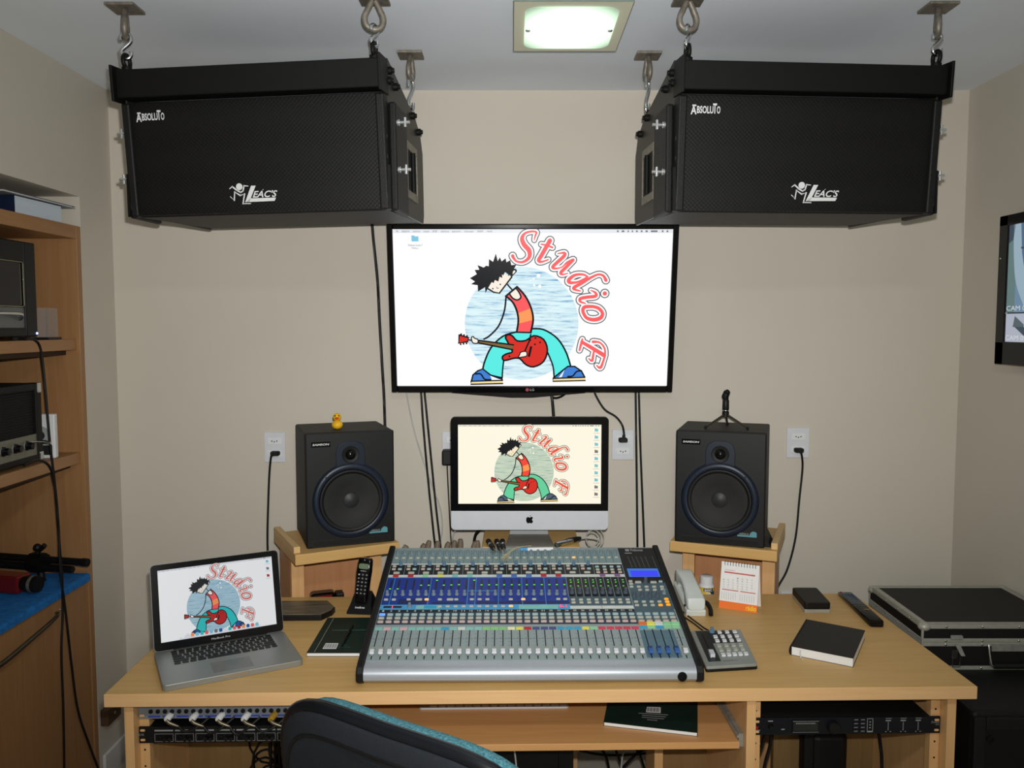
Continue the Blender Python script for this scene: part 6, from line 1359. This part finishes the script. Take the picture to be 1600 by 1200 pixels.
cd_ = lambda pts: [at(x, y, Z=TOP + .003) for x, y in pts]
cable('desk_cord', cd_([(1107, 985), (1100, 981), (1088, 972), (1076, 963), (1068, 956)]), .0024, CABLEM, 'thin black cord leaving the control pad, on the telephone side', group='cords of the control pad')
cable('desk_cord', cd_([(1104, 989), (1094, 982), (1084, 974), (1072, 966), (1065, 961)]), .0024, CABLEM, 'thin black cord leaving the control pad, on the console side', group='cords of the control pad')
o = at(1199, 858, Z=.9272); t = thing('rubber_wedge', 'small black wedge beside the speaker with the mini tripod', 'wedge', (o.x + .006, o.y + .024, .9274), (0, 0, y2)); B().prism([(-.012, 0), (.013, 0), (-.012, .05)], 0, .10, 'y').obj('block', RUBBER, t, bev=.002)
# ---------------------------------------------------------------- below the desk
bxs = thing('computer_tower', 'black computer tower standing below the sliding tray', 'computer', (0.035, 2.36, 0))
B().box(-.185, .145, 0, .40, .01, .50).obj('case', MATTB, bxs, bev=.004); B().box(-.185, .145, -.008, 0, .012, .498).obj('front_panel', BLACK, bxs, bev=.003); B().box(.10, .102, -.0088, -.008, .03, .48).obj('panel_joint', GLOSSB, bxs)
for x in (-.16, .12):
    for y in (.04, .36): B().lathe([(.014, 0), (.014, .01)], (x, y, 0), n=10).obj('foot', RUBBER, bxs)
uk = lambda pts, Y: [at(x, y, Y=Y) for x, y in pts]
rnd = random.Random(11)
for k, (pts, Y, lab) in enumerate((
    ([(930, 1160), (948, 1185), (955, 1240), (958, 1330)], 2.72, 'black cable behind the computer tower, first from it'), ([(958, 1160), (965, 1180), (985, 1240), (990, 1330)], 2.74, 'black cable below the tray, second from the computer tower'),
    ([(985, 1165), (1000, 1180), (1015, 1240), (1020, 1330)], 2.76, 'black cable below the tray, third from the computer tower'), ([(1010, 1170), (990, 1182), (955, 1230), (940, 1330)], 2.70, 'black cable crossing the others below the tray'),
    ([(1035, 1172), (1000, 1178), (960, 1180), (930, 1178), (905, 1172)], 2.78, 'black cable running level under the tray'))):
    cable('floor_cable', uk(pts, Y), .0045, CABLEM, lab, group='cables below the tray')
cable('floor_cable', uk([(976, 1172), (972, 1185), (970, 1230), (968, 1330)], 2.68), .0035, CABLEW, 'white cable hanging below the tray')
cable('floor_cable', uk([(803, 1168), (806, 1190), (810, 1240)], 2.30), .0028, CABLEW, 'thin white cable hanging in front of the computer tower')
for k, (pts, Y, lab) in enumerate((([(1197, 1140), (1190, 1165), (1176, 1195), (1160, 1250), (1158, 1330)], 2.26, 'black cable from the rack processor nearest the tray'), ([(1205, 1140), (1203, 1165), (1195, 1195), (1188, 1250), (1186, 1330)], 2.30, 'black cable from the rack processor, second from the tray'), ([(1372, 1140), (1376, 1165), (1378, 1200), (1378, 1330)], 2.27, 'black cable straight down from the rack processor'), ([(1205, 1210), (1225, 1190), (1250, 1176), (1270, 1172)], 2.55, 'black cable arching low in the processor rack bay'))):
    cable('rack_cable', uk(pts, Y), .0048, CABLEM, lab, group='cables in the processor bay')
# bundle of leads under the preamp
c = at(432, 1180, Y=2.42); bn = B()
for k in range(13):
    x, z, r_ = rnd.uniform(-.05, .05), rnd.uniform(-.10, .04), rnd.uniform(.03, .07)
    bn.tube([Vector((c.x + x + r_ * math.cos(a * math.pi / 8), c.y + rnd.uniform(-.002, .002) + k * .006, c.z + z + r_ * 1.2 * math.sin(a * math.pi / 8))) for a in range(16)], .0035, 6, closed=True)
for k in range(3): bn.tube(spl([Vector((c.x - .015 + .012 * k, c.y, c.z + .06)), Vector((c.x - .02 + .016 * k, c.y, c.z - .2)), Vector((c.x + .02 * k, c.y + .02, .012))], 6), .004, 6)
o_ = tag(bn.obj('cable_bundle', CABLEM, smooth=60), 'tangled bundle of black leads hanging below the preamp', 'cable'); o_['kind'] = 'stuff'
cable('rack_cable', uk([(355, 1178), (380, 1182), (420, 1183), (450, 1178)], 2.50), .009, CABLEM, 'thick black lead running level below the preamp')
c = at(1290, 1180, Y=2.46); t = thing('power_brick', 'black lumpy power supply with leads in the processor rack bay', 'adapter', (c.x, c.y, 0))
B().box(-.05, .06, -.03, .05, .3, .46).obj('case', BLACK, t, bev=.02); B().box(-.075, -.03, -.02, .03, .32, .50).obj('plug_stack', RUBBER, t, bev=.012); B().tube(spl([(-.05, 0, .49), (-.05, 0, .53), (-.06, .02, .57)], 4), .008, 8).obj('lead', CABLEM, t); B().box(-.06, .06, -.04, .06, 0, .3).obj('stand_block', BLACK, t, bev=.004)
c = at(172, 1113, X=XL + .012); t = thing('junction_box', 'small brown box low on the side wall near the desk end', 'box', (XL, c.y, c.z)); B().box(0, .03, -.05, .05, -.03, .03).obj('case', mat('brown_box', (84, 62, 44), 0.6), t, bev=.002); B().lathe([(.006, 0), (.006, .002)], (.03, 0, 0), 'x', 10).obj('screw', STEEL, t)
cable('floor_cable', [(-1.46, 2.75, .012), (-1.35, 2.72, .012), (-1.2, 2.62, .012), (-1.08, 2.5, .012), (-.95, 2.45, .012)], .006, CABLEM, 'dark cable on the floor running under the end of the desk')

# ---------------------------------------------------------------- office chair, seen from behind
TEALF = mat('teal_weave', (60, 106, 116), 0.95, var=0.5, scale=260, bump=0.6, bscale=420); CHB = mat('chair_shell', (24, 28, 34), 0.75, var=0.12, scale=180, bump=0.2, bscale=400)
A_, Bp = at(450, 1150, Y=1.56), at(840, 1210, Y=1.33)
oc = thing('office_chair', 'office chair with black backrest shell and teal woven cushion in front of the desk', 'chair', (-.156, 1.216, 0), (0, 0, R(-33)))
BW, BH, ZB = .256, .225, .876                       # half width, half height, middle height of the backrest
def se(w_, h, n=48, p=3.8): return [(w_ * math.copysign(abs(math.cos(2 * math.pi * i / n)) ** (2 / p), math.cos(2 * math.pi * i / n)), h * math.copysign(abs(math.sin(2 * math.pi * i / n)) ** (2 / p), math.sin(2 * math.pi * i / n))) for i in range(n)]
cv = lambda x: -.37 * x * x
CTM = Matrix.Translation((0, -.04, ZB)) @ Matrix.Rotation(R(8), 4, 'X')
def disc_rings(spec): return [[(x, y + cv(x) * -1, z) for x, z in se(BW * s_, BH * s2)] for s_, s2, y in spec]
B(CTM).loft(disc_rings([(.84, .84, -.006), (.90, .90, -.006), (.985, .985, .004), (1, 1, .016), (1, 1, .030), (.97, .97, .034)])).obj('backrest_shell', CHB, oc, smooth=35)
B(CTM).tube([(x, -.004 + .0 - cv(x) * 1, z) for x, z in se(BW * .87, BH * .87)], .0045, 6, closed=True).obj('shell_groove', BLACK, oc, smooth=60)
B(CTM).tube([(x, .020 - cv(x) * 1, z) for x, z in se(BW * 1.0, BH * 1.0)], .012, 10, closed=True).obj('edge_trim', mat('chair_trim', (16, 18, 22), 0.3), oc, smooth=60)
B(CTM).loft(disc_rings([(.985, .985, .0341), (1.0, 1.0, .044), (.985, .985, .056), (.94, .94, .066), (.80, .80, .073), (.4, .4, .077)])).obj('backrest_cushion', TEALF, oc, smooth=60)
B().tube(spl([(0, -.05, .72), (0, -.075, .55), (0, -.02, .41), (0, .12, .405)], 5), .022, 8).obj('back_bar', STEELB, oc, smooth=50)
b = B(); b.loft([[(x, y + .27, .425) for x, y in se(.235, .225)], [(x, y + .27, .44) for x, y in se(.245, .235)], [(x, y + .27, .475) for x, y in se(.245, .235)], [(x, y + .27, .495) for x, y in se(.22, .21)]]); b.obj('seat', TEALF, oc, smooth=50)
B().lathe([(.03, .12), (.03, .3), (.02, .301), (.02, .42), (.09, .421), (.09, .4249)], (0, .27, 0)).obj('gas_column', STEELB, oc, smooth=30)
for k in range(5):
    a = R(72 * k + 10); e = (.28 * math.cos(a), .27 + .28 * math.sin(a), .075)
    l_ = B().tube([(0, .27, .13), e], [.026, .016], 8).obj('base_arm', BLACK, oc, smooth=40); B().cyl((e[0] - .02, e[1], .03), (e[0] + .02, e[1], .03), .03, n=14).obj('castor', RUBBER, l_, smooth=40)
    B().cyl((e[0], e[1], .03), (e[0], e[1], .075), .008, n=8).obj('castor_pin', STEELB, l_)
